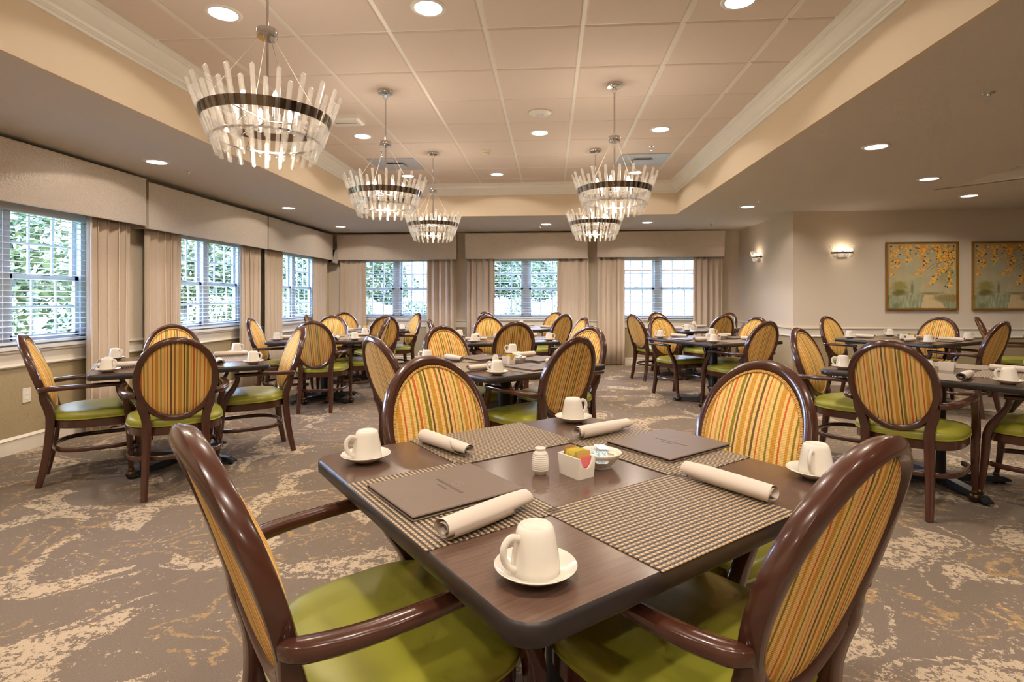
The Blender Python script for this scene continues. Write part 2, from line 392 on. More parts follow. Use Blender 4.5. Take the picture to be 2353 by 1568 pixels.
# tray 1 faces
mb = MB()
mb.box(TX0 - .03, TX0, TY0, TY1, SOF, 3.0); mb.box(TX1, TX1 + .03, TY0, TY1, SOF, 3.0)
mb.box(TX0 - .03, TX1 + .03, TY1, TY1 + .03, SOF, 3.0); mb.box(TX0 - .03, TX1 + .03, TY0 - .03, TY0, SOF, 3.0)
struct('tray_face', mb, M_TRAY, ceiling)
mb = MB()
for (a, b) in zip(T2P, T2P[1:] + T2P[:1]):
    mb.add([(a[0], a[1], SOF), (b[0], b[1], SOF), (b[0], b[1], 2.66), (a[0], a[1], 2.66)], [(0, 1, 2, 3)])
mb.add([(x, y, 2.66) for x, y in T2P], [(0, 1, 2, 3)])
struct('tray_face', mb, M_TRAY, ceiling)
struct('roof_deck', MB().box(XL - .2, XR + .2, YF - .2, YB + .2, 3.0, 3.06), M_SOFF, ceiling)
CROWN = [(0, 2.745), (.014, 2.745), (.02, 2.758), (.03, 2.764), (.03, 2.772), (.038, 2.776), (.046, 2.79), (.062, 2.805), (.088, 2.835), (.1, 2.868), (.112, 2.872), (.112, 2.88), (.122, 2.886), (.122, 2.9139), (0, 2.9139)]
L = [[(TX0 + u, TY0 + u, z), (TX1 - u, TY0 + u, z), (TX1 - u, TY1 - u, z), (TX0 + u, TY1 - u, z)] for u, z in CROWN]
o = struct('trim_5', MB().loops(L), M_WHITE)
d1 = Vector((8.5 - 4.32, 2.0 - 6.5, 0)).normalized(); nin = Vector((-d1.y * -1, -d1.x, 0)); nin = Vector((-.733, -.68, 0))
L = [[tuple(Vector((4.32, 6.5, z)) + nin * u + d1 * (u * 2.3)), tuple(Vector((8.5, 2.0, z)) + nin * u)] for u, z in [(u_ * .8, 2.45 + (z_ - 2.745) * .8) for u_, z_ in CROWN]]
mb = MB()
for i in range(len(L) - 1): mb.add([L[i][0], L[i][1], L[i + 1][1], L[i + 1][0]], [(0, 1, 2, 3)])
struct('trim_6', mb, M_WHITE)
# ceiling tiles and tees
GX = [-1.0175 + .61 * k for k in range(-2, 5)]; GY = [3.4025 + .61 * j for j in range(-8, 8)]
xs = [TX0 + .06] + GX + [TX1 - .06]; ys = [TY0 + .06] + [y for y in GY if y > TY0 + .1] + [TY1 - .06]
tile_cache = {}
for i in range(len(xs) - 1):
    for j in range(len(ys) - 1):
        wx, wy = round(xs[i + 1] - xs[i] - .022, 4), round(ys[j + 1] - ys[j] - .016, 4)
        k = (wx, wy)
        if k not in tile_cache:
            a, b = wx / 2, wy / 2
            tile_cache[k] = MB().loops([[(x * (1 - .012 / a), y * (1 - .012 / b), 0) if z == 0 else (x, y, z) for x, y in ((-a, -b), (a, -b), (a, b), (-a, b))] for z in (0, .006, .02)], True, True).mesh('ceiling_tile', M_TILE, False)
        obj('ceiling_tile', tile_cache[k], ceiling, ((xs[i] + xs[i + 1]) / 2, (ys[j] + ys[j + 1]) / 2, TOP - .009))
for x in GX: struct('ceiling_tee', MB().box(x - .012, x + .012, TY0, TY1, TOP - .004, TOP + .03), M_TEE, ceiling)
for y in ys[1:-1]: struct('ceiling_tee', MB().box(TX0, TX1, y - .012, y + .012, TOP - .001, TOP + .03), M_TEE, ceiling)

# ------------------------------------------------------------------ windows
WNAME = ['first window-wall window', 'middle window-wall window', 'last window-wall window', 'speaker-side back window', 'middle back window', 'brightest back window']
def window(n, frame):
    # local: a from -WHW..WHW, d outward, z
    root = empty('window_%d' % n); root['kind'] = 'structure'; root['label'] = 'white vinyl double-hung pair of windows with grille bars, ' + WNAME[n - 1]
    def bx(mb, a0, a1, d0, d1, z0, z1):
        vs = [frame(p, d, z) for z in (z0, z1) for d in (d0, d1) for p in (a0, a1)]
        mb.add(vs, [(0, 2, 3, 1), (4, 5, 7, 6), (0, 1, 5, 4), (2, 6, 7, 3), (0, 4, 6, 2), (1, 3, 7, 5)]); return mb
    def put(nm, mb, m): return obj(nm, mb.mesh(nm, m, False), root)
    f = MB(); e = .05
    bx(f, -WHW, WHW, .07, .15, WZ0, WZ0 + e); bx(f, -WHW, WHW, .07, .15, WZ1 - e, WZ1); bx(f, -WHW, -WHW + e, .07, .15, WZ0, WZ1); bx(f, WHW - e, WHW, .07, .15, WZ0, WZ1)
    put('window_frame', f, M_VFRAME); put('mullion', bx(MB(), -.055, .055, .065, .155, WZ0 + e, WZ1 - e), M_VFRAME)
    zm = 1.395
    for s in (-1, 1):
        a0, a1 = (.055, WHW - e) if s > 0 else (-WHW + e, -.055)
        for lo, (z0, z1, d) in enumerate(((zm - .02, WZ1 - e, .12), (WZ0 + e, zm + .02, .09))):
            sash = MB(); q = .038
            bx(sash, a0, a1, d, d + .03, z0, z0 + q); bx(sash, a0, a1, d, d + .03, z1 - q, z1); bx(sash, a0, a0 + q, d, d + .03, z0, z1); bx(sash, a1 - q, a1, d, d + .03, z0, z1)
            so = put('sash', sash, M_VFRAME)
            for k in (1, 2):
                a = a0 + (a1 - a0) * k / 3; g = obj('grille_bar', bx(MB(), a - .009, a + .009, d + .008, d + .022, z0 + q, z1 - q).mesh('grille_bar', M_VFRAME, False), so)
            zz = (z0 + z1) / 2; obj('grille_bar', bx(MB(), a0 + q, a1 - q, d + .009, d + .021, zz - .009, zz + .009).mesh('grille_bar', M_VFRAME, False), so)
            obj('pane', MB().add([frame(p, d + .015, z) for p, z in ((a0 + q, z0 + q), (a1 - q, z0 + q), (a1 - q, z1 - q), (a0 + q, z1 - q))], [(0, 1, 2, 3)]).mesh('pane', M_PANE, False), so)
            if lo: obj('sash_lock', bx(MB(), (a0 + a1) / 2 - .03, (a0 + a1) / 2 + .03, d - .012, d + .0, z1 - .004, z1 + .012).mesh('sash_lock', M_BLACK, False), so)
    sill = MB(); bx(sill, -WHW - .05, WHW + .05, -.045, .07, WZ0 - .018, WZ0 + .006); put('window_sill', sill, M_WHITE)
    # blind
    bl = empty('window_blind'); tag(bl, 'white two-inch slat blind let down over the ' + WNAME[n - 1], 'blind')
    b0, b1 = -WHW + .012, WHW - .012; dc = .032
    obj('head_rail', bx(MB(), b0, b1, .0, .062, 1.905, 1.965).mesh('head_rail', M_BLIND, False), bl)
    obj('bottom_rail', bx(MB(), b0, b1, dc - .026, dc + .026, .852, .872).mesh('bottom_rail', M_BLIND, False), bl)
    N = 22; til = R(4)
    pts = [(-.025, 0), (-.009, .0035), (.009, .0035), (.025, 0)]
    rows = []
    for up in (0, .0022):
        for a in (b0, b1): rows.append([frame(a, dc + p * cos(til), p * sin(til) + q + up) for p, q in pts])
    sm = MB(); v = rows[0] + rows[1] + rows[2] + rows[3]
    fs = [(i, i + 1, 5 + i, 4 + i) for i in range(3)] + [(8 + i, 12 + i, 13 + i, 9 + i) for i in range(3)] + [(0, 4, 12, 8), (3, 11, 15, 7)]
    slat = sm.add(v, fs).mesh('slat', M_BLIND, False)
    for k in range(N): obj('slat', slat, bl, (0, 0, .90 + k * (1.885 - .90) / (N - 1)))
    for a in (-.5, .06, .5): obj('ladder_cord', bx(MB(), a - .0015, a + .0015, dc - .027, dc - .025, .87, 1.91).mesh('ladder_cord', M_BLIND, False), bl)
    # portal
    pl = bpy.data.lights.new('daylight_portal', 'AREA'); pl.shape = 'RECTANGLE'; pl.size = 2 * WHW; pl.size_y = WZ1 - WZ0; pl.cycles.is_portal = True
    po = bpy.data.objects.new('daylight_portal', pl); col.objects.link(po)
    c = Vector(frame(0, .17, (WZ0 + WZ1) / 2)); inw = Vector(frame(0, 0, 0)) - Vector(frame(0, 1, 0))
    po.location = c; po.rotation_euler = inw.to_track_quat('-Z', 'Y').to_euler()
for i, c in enumerate(LEFTW): window(i + 1, lambda a, d, z, c=c: (XL - d, c - a, z))
for i, c in enumerate(BACKW): window(i + 4, lambda a, d, z, c=c: (c + a, YB + d, z))

# valances: upholstered pelmet boxes
VN = ['over the first window-wall window', 'over the middle window-wall window', 'over the last window-wall window', 'over the speaker-side back window', 'over the middle back window', 'over the brightest back window']
def valance(i, frame, a0, a1, z0, z1, dp=.19):
    root = empty('window_valance', frame((a0 + a1) / 2, -.1, z0)); tag(root, 'pebbled silver-beige upholstered valance box ' + VN[i], 'valance')
    off = Vector(root.location)
    def bx(nm, p0, p1, d0, d1, za, zb):
        vs = [tuple(Vector(frame(p, -d, z)) - off) for z in (za, zb) for d in (d0, d1) for p in (p0, p1)]
        me = MB().add(vs, [(0, 2, 3, 1), (4, 5, 7, 6), (0, 1, 5, 4), (2, 6, 7, 3), (0, 4, 6, 2), (1, 3, 7, 5)]).mesh(nm, M_VAL, False); obj(nm, me, root)
    bx('front_board', a0, a1, dp - .02, dp, z0, z1); bx('return_board', a0, a0 + .02, .001, dp - .02, z0, z1); bx('return_board', a1 - .02, a1, .001, dp - .02, z0, z1)
    bx('top_board', a0 + .02, a1 - .02, .001, dp - .02, z1 - .02, z1)
    for z in (z0 + .004, z1 - .004):
        path = [tuple(Vector(frame(p, -d, z)) - off) for p, d in ((a0 - .002, 0.005), (a0 - .002, dp), (a1 + .002, dp), (a1 + .002, .005))]
        obj('welt_cord', MB().sweep(path, .011, .011, (0, 0, 1), 6, ex=1).mesh('welt_cord', M_VAL), root)
valance(0, fL, 2.80, 5.165, 1.937, 2.405); valance(1, fL, 5.20, 7.50, 1.915, 2.383); valance(2, fL, 7.54, 9.84, 1.92, 2.385)
valance(3, fB, -3.97, -1.72, 1.93, 2.40); valance(4, fB, -1.555, .68, 1.935, 2.405); valance(5, fB, .845, 3.09, 1.955, 2.42)

# curtains
def curtain(label, frame, a0, a1, seed, z1, folds):
    rnd = random.Random(seed); rows = []; n = folds * 10
    ph = [rnd.uniform(.7, 1.3) for _ in range(folds + 2)]; cum = [0]
    for p in ph[:folds]: cum.append(cum[-1] + p)
    for z in (.012, .4, 1.0, 1.5, z1 - .12, z1):
        row = []; spread = 1 if z < 1.6 else .985
        for k in range(n + 1):
            f = k / 10; i = min(int(f), folds - 1); u = (cum[i] + (f - i) * ph[i]) / cum[folds]
            a = (a0 + a1) / 2 + (u - .5) * (a1 - a0) * spread
            am = .032 * (.8 + .3 * sin(i * 2.1 + seed)) * (1 if z > .9 else 1.1)
            x = sin(2 * pi * (f - i)); d = .105 + am * math.copysign(abs(x) ** .7, x) + .008 * sin(z * 1.5 + i)
            row.append(frame(a + .012 * sin(4 * pi * (f - i)), -d, z))
        rows.append(row)
    me = MB().sheet(rows).mesh('window_curtain', M_CURT, True, 80)
    o = obj('window_curtain', me); md = o.modifiers.new('thick', 'SOLIDIFY'); md.thickness = .004
    return tag(o, label, 'curtain', 'drapery panels')
k = .974
CL = [('right-hand drape of the first window-wall window, beside its valance end', 4.66, 5.2), ('drape between the first and the middle window-wall windows, under the middle valance', 5.37, 5.96),
      ('drape ending the middle window-wall valance, toward the speaker corner', 7.11, 7.68), ('drape under the last window-wall valance, nearer the middle window', 7.77, 8.34), ('last window-wall drape, hanging beside the corner speaker', 9.40, 10.04)]
for i, (lb, a, b) in enumerate(CL): curtain('taupe floor-length ' + lb, fL, a * k + .01, b * k - .005, i + 1, 1.95, 5)
CB = [('speaker-side back window, on its speaker side', -3.95, -3.44), ('speaker-side back window, next to the middle one', -2.29, -1.75), ('middle back window, next to the speaker-side one', -1.54, -1.02),
      ('middle back window, next to the brightest one', .125, .70), ('brightest back window, next to the middle one', .85, 1.35), ('brightest back window, beside the white wall', 2.56, 3.08)]
for i, (lb, a, b) in enumerate(CB): curtain('taupe floor-length drape at the ' + lb, fB, a, b, i + 11, 1.965, 5)

# ------------------------------------------------------------------ recessed lights
def recessed():
    p = Proto('recessed_light')
    p.part('trim_ring', MB().loops([[(r * cos(2 * pi * q / 28), r * sin(2 * pi * q / 28), z) for q in range(28)] for r, z in ((.078, .0), (.08, -.006), (.092, -.007), (.103, -.003), (.105, 0))]).mesh('trim_ring', M_WHITE))
    p.part('lens', MB().lathe([(.0001, -.0015), (.05, -.002), (.079, -.001)], 24, cap=False).mesh('lens', emis('lit lens', (1, .93, .82), 9)))
    return p
RL = recessed()
SOFL = [(-3.507, 4.644, 'between the first and middle window-wall windows'), (-3.525, 7.143, 'beside the middle window-wall valance'), (-3.56, 9.075, 'nearest the speaker corner'), (-.066, 8.991, 'before the middle back valance'), (1.554, 8.9, 'before the brightest back window'),
        (2.623, 7.467, 'next to a sprinkler by the white wall'), (2.613, 4.58, 'halfway between the big and small trays'), (3.858, 5.854, 'beside the corner of the small ceiling tray'), (4.973, 6.858, 'in front of the first painting')]
TRL = [(-1.928, 3.101, 'near the front chandelier, toward the window wall'), (-.705, 3.124, 'in the middle of the front row'), (1.07, 3.17, 'in the front row, toward the painting wall'), (-1.947, 5.555, 'beside the boxy ceiling unit'), (-.107, 5.565, 'next to the domed access point'), (1.099, 5.535, 'midway along, toward the painting wall'),
       (-1.959, 7.409, 'beyond the window-side vent'), (-.721, 7.391, 'beyond the smoke detector'), (1.14, 7.418, 'beyond the painting-side vent')]
UNSEEN_FILL = [(-3.507, 2.1, SOF, 'by the front end of the first valance'), (2.613, 1.7, SOF, 'beside the front of the big tray'), (2.613, -.9, SOF, 'at the front end of the room'), (-3.5, -.4, SOF, 'over the front of the window wall'), (5.2, -.6, SOF, 'before the small tray'), (6.9, 5.4, SOF, 'in front of the second painting'),
       (-1.93, .65, TOP - .009, 'in the tray end row, toward the window wall'), (-.1, .65, TOP - .009, 'in the middle of the tray end row'), (1.1, .65, TOP - .009, 'in the tray end row, toward the painting wall'), (5.6, 3.2, 2.66, 'inside the small tray'), (-1.93, -.95, TOP - .009, 'in the last tray row, toward the window wall'), (-.1, -.95, TOP - .009, 'in the middle of the last tray row'), (1.1, -.95, TOP - .009, 'in the last tray row, toward the painting wall')]
def can(x, y, z, label):
    r = RL.put((x, y, z), 0, label, 'ceiling light', 'recessed downlights')
    l = bpy.data.lights.new('downlight', 'AREA'); l.shape = 'DISK'; l.size = .15; l.energy = CAN_W; l.color = CANC; l.spread = R(150)
    lo = bpy.data.objects.new('downlight', l); col.objects.link(lo); lo.parent = r; lo.location = (0, 0, -.012)
for x, y, lb in SOFL: can(x, y, SOF, 'round recessed downlight in the lower ceiling, ' + lb)
for x, y, lb in TRL: can(x, y, TOP - .009, 'round recessed downlight in the tiled tray, ' + lb)

for x, y, z, lb in UNSEEN_FILL: can(x, y, z, 'added unseen fill downlight ' + lb)  # these downlights are out of view, added as fill for the dim foreground
# ------------------------------------------------------------------ chandeliers and sconces
def crystal_mesh(L_, w_=.019, t_=.012):
    a, b = w_ / 2, t_ / 2; z = L_ / 2
    sec = lambda s, zz: [(-a * s, -b * s, zz), (0, -b * 1.35 * s, zz), (a * s, -b * s, zz), (a * s, b * s, zz), (-a * s, b * s, zz)]
    mb = MB(); mb.loops([sec(1, -z + .008), sec(1, z - .008)])
    o = len(mb.v)
    mb.add(sec(1, -z + .008) + [(0, b, -z)], [(1, 0, 5), (2, 1, 5), (3, 2, 5), (4, 3, 5), (0, 4, 5)])
    mb.add(sec(1, z - .008) + [(0, b, z)], [(0, 1, 5), (1, 2, 5), (2, 3, 5), (3, 4, 5), (4, 0, 5)])
    return mb.mesh('crystal', M_CRYS, False)
CR_A, CR_B, CR_C = crystal_mesh(.275), crystal_mesh(.255), crystal_mesh(.15)
BULB = MB().lathe([(.0001, .045), (.006, .04), (.0125, .018), (.013, .005), (.009, -.012), (.009, -.03)], 10).mesh('bulb', emis('lit bulb', (1, .82, .6), 16))
def crystals(p, half=False):
    rng = (0, pi) if half else (0, 2 * pi)
    def ring(n, me, r1, z1, r0, z0, ph, sc=1):
        for k in range(n):
            a = rng[0] + (rng[1] - rng[0]) * ((k + ph) / n)
            if half: a = rng[0] + (rng[1] - rng[0]) * (k + .3 + .4 * ph) / (n - .3)
            rad = Vector((cos(a), sin(a), 0)); tan = Vector((-sin(a), cos(a), 0))
            ax = (rad * (r1 - r0) + Vector((0, 0, z1 - z0))).normalized(); nrm = tan.cross(ax).normalized()
            c = rad * ((r1 + r0) / 2) + Vector((0, 0, (z1 + z0) / 2))
            m = Matrix((( -tan.x, -nrm.x, ax.x, c.x), (-tan.y, -nrm.y, ax.y, c.y), (-tan.z, -nrm.z, ax.z, c.z), (0, 0, 0, 1)))
            if sc != 1: m = m @ Matrix.Scale(sc, 4)
            p.part('crystal', me, None, m)
    return ring
def chandelier():
    p = Proto('crystal_chandelier')   # origin at the ceiling; z down negative
    Z = lambda z: z - TOP
    p.part('ceiling_canopy', MB().lathe([(.0001, 0), (.062, 0), (.062, -.022), (.058, -.027), (.0001, -.028)], 28, cap=False).mesh('ceiling_canopy', M_CHROME))
    rg = [(0 + .016 * cos(2 * pi * q / 16), 0, -.05 + .022 * sin(2 * pi * q / 16)) for q in range(16)]
    p.part('hanging_loop', MB().sweep(rg, .005, .005, (0, 1, 0), 6, True, ex=1).mesh('hanging_loop', M_CHROME))
    p.part('stem', MB().cyl((0, 0, -.07), (0, 0, Z(2.06)), .0065, 10).mesh('stem', M_CHROME))
    p.part('hub', MB().lathe([(.0001, Z(2.502)), (.045, Z(2.502)), (.047, Z(2.498)), (.047, Z(2.462)), (.045, Z(2.458)), (.0001, Z(2.458))], 24, cap=False).mesh('hub', M_CHROME))
    for k in range(4):
        a = pi / 4 + k * pi / 2
        p.part('cable', MB().cyl((.035 * cos(a), .035 * sin(a), Z(2.46)), (.283 * cos(a), .283 * sin(a), Z(2.085)), .0012, 5).mesh('cable', plain('pale cable', (196, 184, 170), .6)))
    def band(r0, r1, z0, z1, m, nm):
        N = 48; L = [[(r * cos(2 * pi * q / N), r * sin(2 * pi * q / N), z) for q in range(N)] for r, z in ((r0, z0), (r1, z1), (r1 - .004, z1), (r0 - .004, z0))]
        p.part(nm, MB().loops(L, closed=True).mesh(nm, m))
    band(.279, .292, Z(2.05), Z(2.092), M_SMOKE, 'crystal_band'); band(.2335, .2355, Z(1.972), Z(1.980), M_CHROME, 'lower_ring')
    for k in range(3):
        a = k * 2 * pi / 3 + .4
        p.part('spoke', MB().cyl((0, 0, Z(2.065)), (.285 * cos(a), .285 * sin(a), Z(2.065)), .004, 6).mesh('spoke', M_CHROME))
        p.part('spoke', MB().cyl((.15 * cos(a), .15 * sin(a), Z(2.06)), (.234 * cos(a), .234 * sin(a), Z(1.975)), .003, 6).mesh('spoke', M_CHROME))
    for k in range(6):
        a = k * pi / 3 + .2
        h = p.part('bulb_holder', MB().cyl((.14 * cos(a), .14 * sin(a), Z(2.05)), (.14 * cos(a), .14 * sin(a), Z(2.10)), .011, 10).mesh('bulb_holder', M_CHROME))
        p.part('bulb', BULB, h, Matrix.Translation((.14 * cos(a), .14 * sin(a), Z(2.125))))
    ring = crystals(p)
    ring(20, CR_A, .334, Z(2.212), .245, Z(1.95), 0); ring(20, CR_B, .318, Z(2.172), .226, Z(1.925), .5); ring(22, CR_C, .252, Z(2.03), .214, Z(1.885), .25)
    return p
CH = chandelier()
CHL = [(-1.337, 2.50, 'front window-side crystal chandelier hanging beyond all the others from the back windows'), (-1.334, 4.351, 'window-side crystal chandelier over the way from the three-menu table, second in its row'),
       (.505, 4.345, 'painting-side crystal chandelier, farther of two from the back windows'), (-1.353, 6.24, 'window-side crystal chandelier, third and closest to the back windows'), (.511, 6.241, 'painting-side crystal chandelier, closer of two to the back windows')]
for x, y, lb in CHL:
    r = CH.put((x, y, TOP - .009), 0, lb, 'chandelier', 'crystal chandeliers')
    l = bpy.data.lights.new('chandelier_light', 'POINT'); l.energy = CHAND_W; l.color = WARM; l.shadow_soft_size = .09
    lo = bpy.data.objects.new('chandelier_light', l); col.objects.link(lo); lo.parent = r; lo.location = (0, 0, 2.15 - TOP)
def sconce():
    p = Proto('crystal_sconce')   # wall plane y=0, room toward +y
    p.part('back_plate', MB().box(-.06, .06, .0, .012, -.06, .04).mesh('back_plate', M_CHROME, False))
    N = 20; L = [[(r * cos(pi * q / N), .004 + r * .62 * sin(pi * q / N), z) for q in range(N + 1)] for r, z in ((.148, -.012), (.152, .014))]
    p.part('crystal_band', MB().sheet(L).mesh('crystal_band', M_SMOKE))
    cm = crystal_mesh(.17, .015, .009); cs = crystal_mesh(.12, .014, .009)
    for n, me, r1, z1, r0, z0, ph in ((11, cm, .178, .098, .118, -.062, 0), (10, cs, .165, .07, .1, -.09, .5)):
        for k in range(n):
            a = pi * (k + .5) / n if n == 11 else pi * (k + 1) / (n + 1)
            rad = Vector((cos(a), .62 * sin(a) + .03, 0)); tan = Vector((-sin(a), .62 * cos(a), 0)).normalized()
            ax = (rad * (r1 - r0) + Vector((0, 0, z1 - z0))).normalized(); nrm = tan.cross(ax).normalized(); c = rad * ((r1 + r0) / 2) + Vector((0, .008, (z1 + z0) / 2))
            p.part('crystal', me, None, Matrix(((-tan.x, -nrm.x, ax.x, c.x), (-tan.y, -nrm.y, ax.y, c.y), (-tan.z, -nrm.z, ax.z, c.z), (0, 0, 0, 1))))
    for x in (-.06, .06):
        h = p.part('bulb_holder', MB().cyl((x, .045, -.045), (x, .045, .0), .011, 10).mesh('bulb_holder', M_CHROME)); p.part('bulb', BULB, h, Matrix.Translation((x, .045, .025)))
    return p
SC = sconce()
for loc, rz, lb in (((4.068, YR - .0005, 1.85), pi, 'lit crystal wall sconce beside the first painting'), ((XC - .0005, 9.19, 1.885), pi / 2, 'lit crystal wall sconce on the white daylit wall')):
    r = SC.put(loc, rz, lb, 'sconce'); l = bpy.data.lights.new('sconce_light', 'POINT'); l.energy = SCONCE_W; l.color = WARM; l.shadow_soft_size = .03
    lo = bpy.data.objects.new('sconce_light', l); col.objects.link(lo); lo.parent = r; lo.location = (0, .05, .05)

# ------------------------------------------------------------------ chair
def yb(z): t = (z - .46) / .525; return -.235 - .12 * t - .055 * t * t
OZ, OW, OH = .722, .225, .263
def outline(a, bf, bb, n=56):
    P = []
    for k in range(n):
        th = 2 * pi * k / n; c, s = cos(th), sin(th)
        e = 2 / 4.2 if s > 0 else 2 / 2.5
        P.append((a * math.copysign(abs(c) ** e, c), (bf if s > 0 else bb) * math.copysign(abs(s) ** e, s)))
    return P
def chair():
    p = Proto('dining_armchair')
    # back frame
    N = 72; RW = .037; path = []
    for k in range(N):
        th = 2 * pi * k / N; z = OZ + (OH - RW / 2) * sin(th); path.append((.0 + (OW - RW / 2) * cos(th), yb(z), z))
    p.part('back_frame', MB().sweep(path, RW, .042, lambda i: (0, 1, -.33), 16, True, ch=.009).mesh('back_frame', M_WOOD, True, 25))
    # pad
    mb = MB(); S = 48; iw, ih = OW - RW + .006, OH - RW + .006; L = []
    for s, f in ((.02, .05), (.35, .046), (.65, .036), (.85, .026), (.96, .016), (1, .006), (1, -.006), (.97, -.014), (.8, -.02), (.4, -.024), (.02, -.025)):
        L.append([(iw * s * cos(2 * pi * k / S), yb(OZ + ih * s * sin(2 * pi * k / S)) + f, OZ + ih * s * sin(2 * pi * k / S)) for k in range(S)])
    p.part('backrest', mb.loops(L, True, True).mesh('backrest', M_STRIPE, True, 80), label='striped oval back pad')
    path = [((iw - .007) * cos(2 * pi * k / N), yb(OZ + (ih - .007) * sin(2 * pi * k / N)) + .019, OZ + (ih - .007) * sin(2 * pi * k / N)) for k in range(N)]
    p.part('backrest_piping', MB().sweep(path, .011, .011, (0, 1, -.33), 6, True, ex=1).mesh('backrest_piping', M_PIPE))
    # seat
    L = []
    for z, sc in ((.424, .985), (.43, 1.0), (.447, 1.012), (.462, 1.0), (.474, .955), (.482, .88), (.487, .75), (.491, .5), (.493, .15)):
        L.append([(x * sc, y * sc, z) for x, y in outline(.268, .247, .245)])
    p.part('seat_cushion', MB().loops(L, True, True).mesh('seat_cushion', M_VINYL, True, 80), label='olive green vinyl seat')
    p.part('seat_piping', MB().sweep([(x * 1.003, y * 1.003, .43) for x, y in outline(.268, .247, .245)], .009, .009, (0, 0, 1), 6, True, ex=1).mesh('seat_piping', M_VINYL))
    L = [[(x * s, y * s, z) for x, y in outline(.264, .243, .241)] for z, s in ((.372, .985), (.375, 1), (.421, 1), (.424, .98))]
    p.part('seat_rail', MB().loops(L, True, True).mesh('seat_rail', M_WOOD, True, 50))
    for s in (-1, 1):
        pa = crom([(s * .168, -.297, 0), (s * .164, -.268, .14), (s * .158, -.246, .30), (s * .155, -.238, .43), (s * .163, -.248, .50), (s * .182, -.268, .565), (s * .194, yb(.63), .63)], 4)
        p.part('rear_leg', MB().sweep(pa, lerpw([.034, .04, .046, .05, .05, .046, .034], len(pa)), lerpw([.036, .042, .046, .05, .048, .044, .03], len(pa)), (0, 1, .0), 10, ch=.008).mesh('rear_leg', M_WOOD, True, 25))
    for s in (-1, 1):
        pa = crom([(s * .282, .128, .657), (s * .281, .124, .615), (s * .279, .15, .555), (s * .273, .196, .485), (s * .267, .222, .41), (s * .262, .232, .28), (s * .258, .246, .14), (s * .257, .258, .066)], 4)
        p.part('front_leg', MB().sweep(pa, lerpw([.034, .034, .036, .04, .042, .038, .032, .026], len(pa)), lerpw([.028, .032, .036, .042, .044, .04, .032, .026], len(pa)), (0, 1, .01), 10, ch=.008).mesh('front_leg', M_WOOD, True, 25))
    for s in (-1, 1):
        pa = crom([(s * .208, -.287, .632), (s * .243, -.262, .637), (s * .276, -.17, .643), (s * .288, -.04, .647), (s * .287, .07, .649), (s * .282, .143, .647)], 5)
        n = len(pa); p.part('armrest', MB().sweep(pa, lerpw([.03, .042, .042, .04, .04, .036], n), lerpw([.034, .036, .033, .03, .03, .028], n), (0, 0, 1), 10, ex=.6).mesh('armrest', M_WOOD, True, 50))
    o2 = outline(.258, .24, .232, 64); pts = [(x, y) for x, y in o2 if y < .2]
    i0 = max(range(len(o2)), key=lambda i: o2[i][1] * 0 + (1 if o2[i][1] >= .2 else 0))
    seq = [q for q in o2 if q[1] < .215]; seq.sort(key=lambda q: -math.atan2(q[0], -q[1] + 1e-9) if False else math.atan2(q[0], q[1] - .3))
    ang = sorted(seq, key=lambda q: math.atan2(q[0], -(q[1] - .22)))
    pa = [(x, y, .232) for x, y in ang]
    p.part('stretcher', MB().sweep(pa, .022, .03, (0, 0, 1), 8, ex=.6).mesh('stretcher', M_WOOD, True, 50))
    for s in (-1, 1):
        c = (s * .257, .266, 0)
        w_ = p.part('caster', MB().lathe([(.0001, 0), (.014, .001), (.026, .009), (.032, .022), (.0325, .030), (.036, .031), (.036, .036), (.031, .037), (.024, .05), (.0001, .056)], 16, c, cap=False).mesh('caster', M_CASTER))
        p.part('caster_collar', MB().lathe([(.0001, .05), (.015, .05), (.018, .057), (.018, .07), (.015, .074), (.0001, .074)], 12, (s * .257, .26, 0), cap=False).mesh('caster_collar', M_BRASS), w_, label='brass caster collar')
    return p
CHAIR = chair()

# ------------------------------------------------------------------ table
TZ = .742
def table():
    p = Proto('dining_table'); h = .5335; r = .055
    def rr(h, r):
        P = []
        for cx, cy, a0 in ((1, 1, 0), (-1, 1, 90), (-1, -1, 180), (1, -1, 270)):
            for k in range(7): a = R(a0 + 15 * k); P.append((cx * (h - r) + r * cos(a), cy * (h - r) + r * sin(a)))
        return P
    L = [[(x, y, z) for x, y in rr(h - i, r - i)] for i, z in ((.004, TZ - .038), (0, TZ - .033), (0, TZ - .006), (.006, TZ))]
    mb = MB(); mb.loops(L); mb.cur = 1; n = len(L[0])
    mb.add(L[3], [tuple(range(n))]); mb.cur = 0; mb.add(L[0], [tuple(range(n - 1, -1, -1))])
    p.part('table_top', mb.mesh('table_top', [M_TEDGE, M_TABLE], True, 60))
    p.part('column', MB().lathe([(.0001, .03), (.055, .03), (.055, .06), (.05, .075), (.05, TZ - .05), (.0001, TZ - .05)], 24, cap=False).mesh('column', M_BLACK))
    p.part('mounting_plate', MB().bbox(-.2, .2, -.2, .2, TZ - .052, TZ - .0385, .003).mesh('mounting_plate', M_BLACK, False))
    for k in range(4):
        a = R(45 + 90 * k); u = Vector((cos(a), sin(a), 0)); v = Vector((-sin(a), cos(a), 0))
        L = []
        for d, wd, z0, z1 in ((.0, .042, .02, .075), (.06, .04, .02, .07), (.40, .03, .018, .05), (.45, .026, .018, .03)):
            o_ = u * d; L.append([tuple(o_ - v * wd + Vector((0, 0, z0))), tuple(o_ + v * wd + Vector((0, 0, z0))), tuple(o_ + v * wd * .8 + Vector((0, 0, z1))), tuple(o_ - v * wd * .8 + Vector((0, 0, z1)))])
        f = p.part('base_foot', MB().loops(L, True, True).mesh('base_foot', M_BLACK, False))
        q = u * .41; p.part('glide', MB().cyl((q.x, q.y, 0), (q.x, q.y, .02), .014, 10).mesh('glide', M_BLACK), f)
    return p
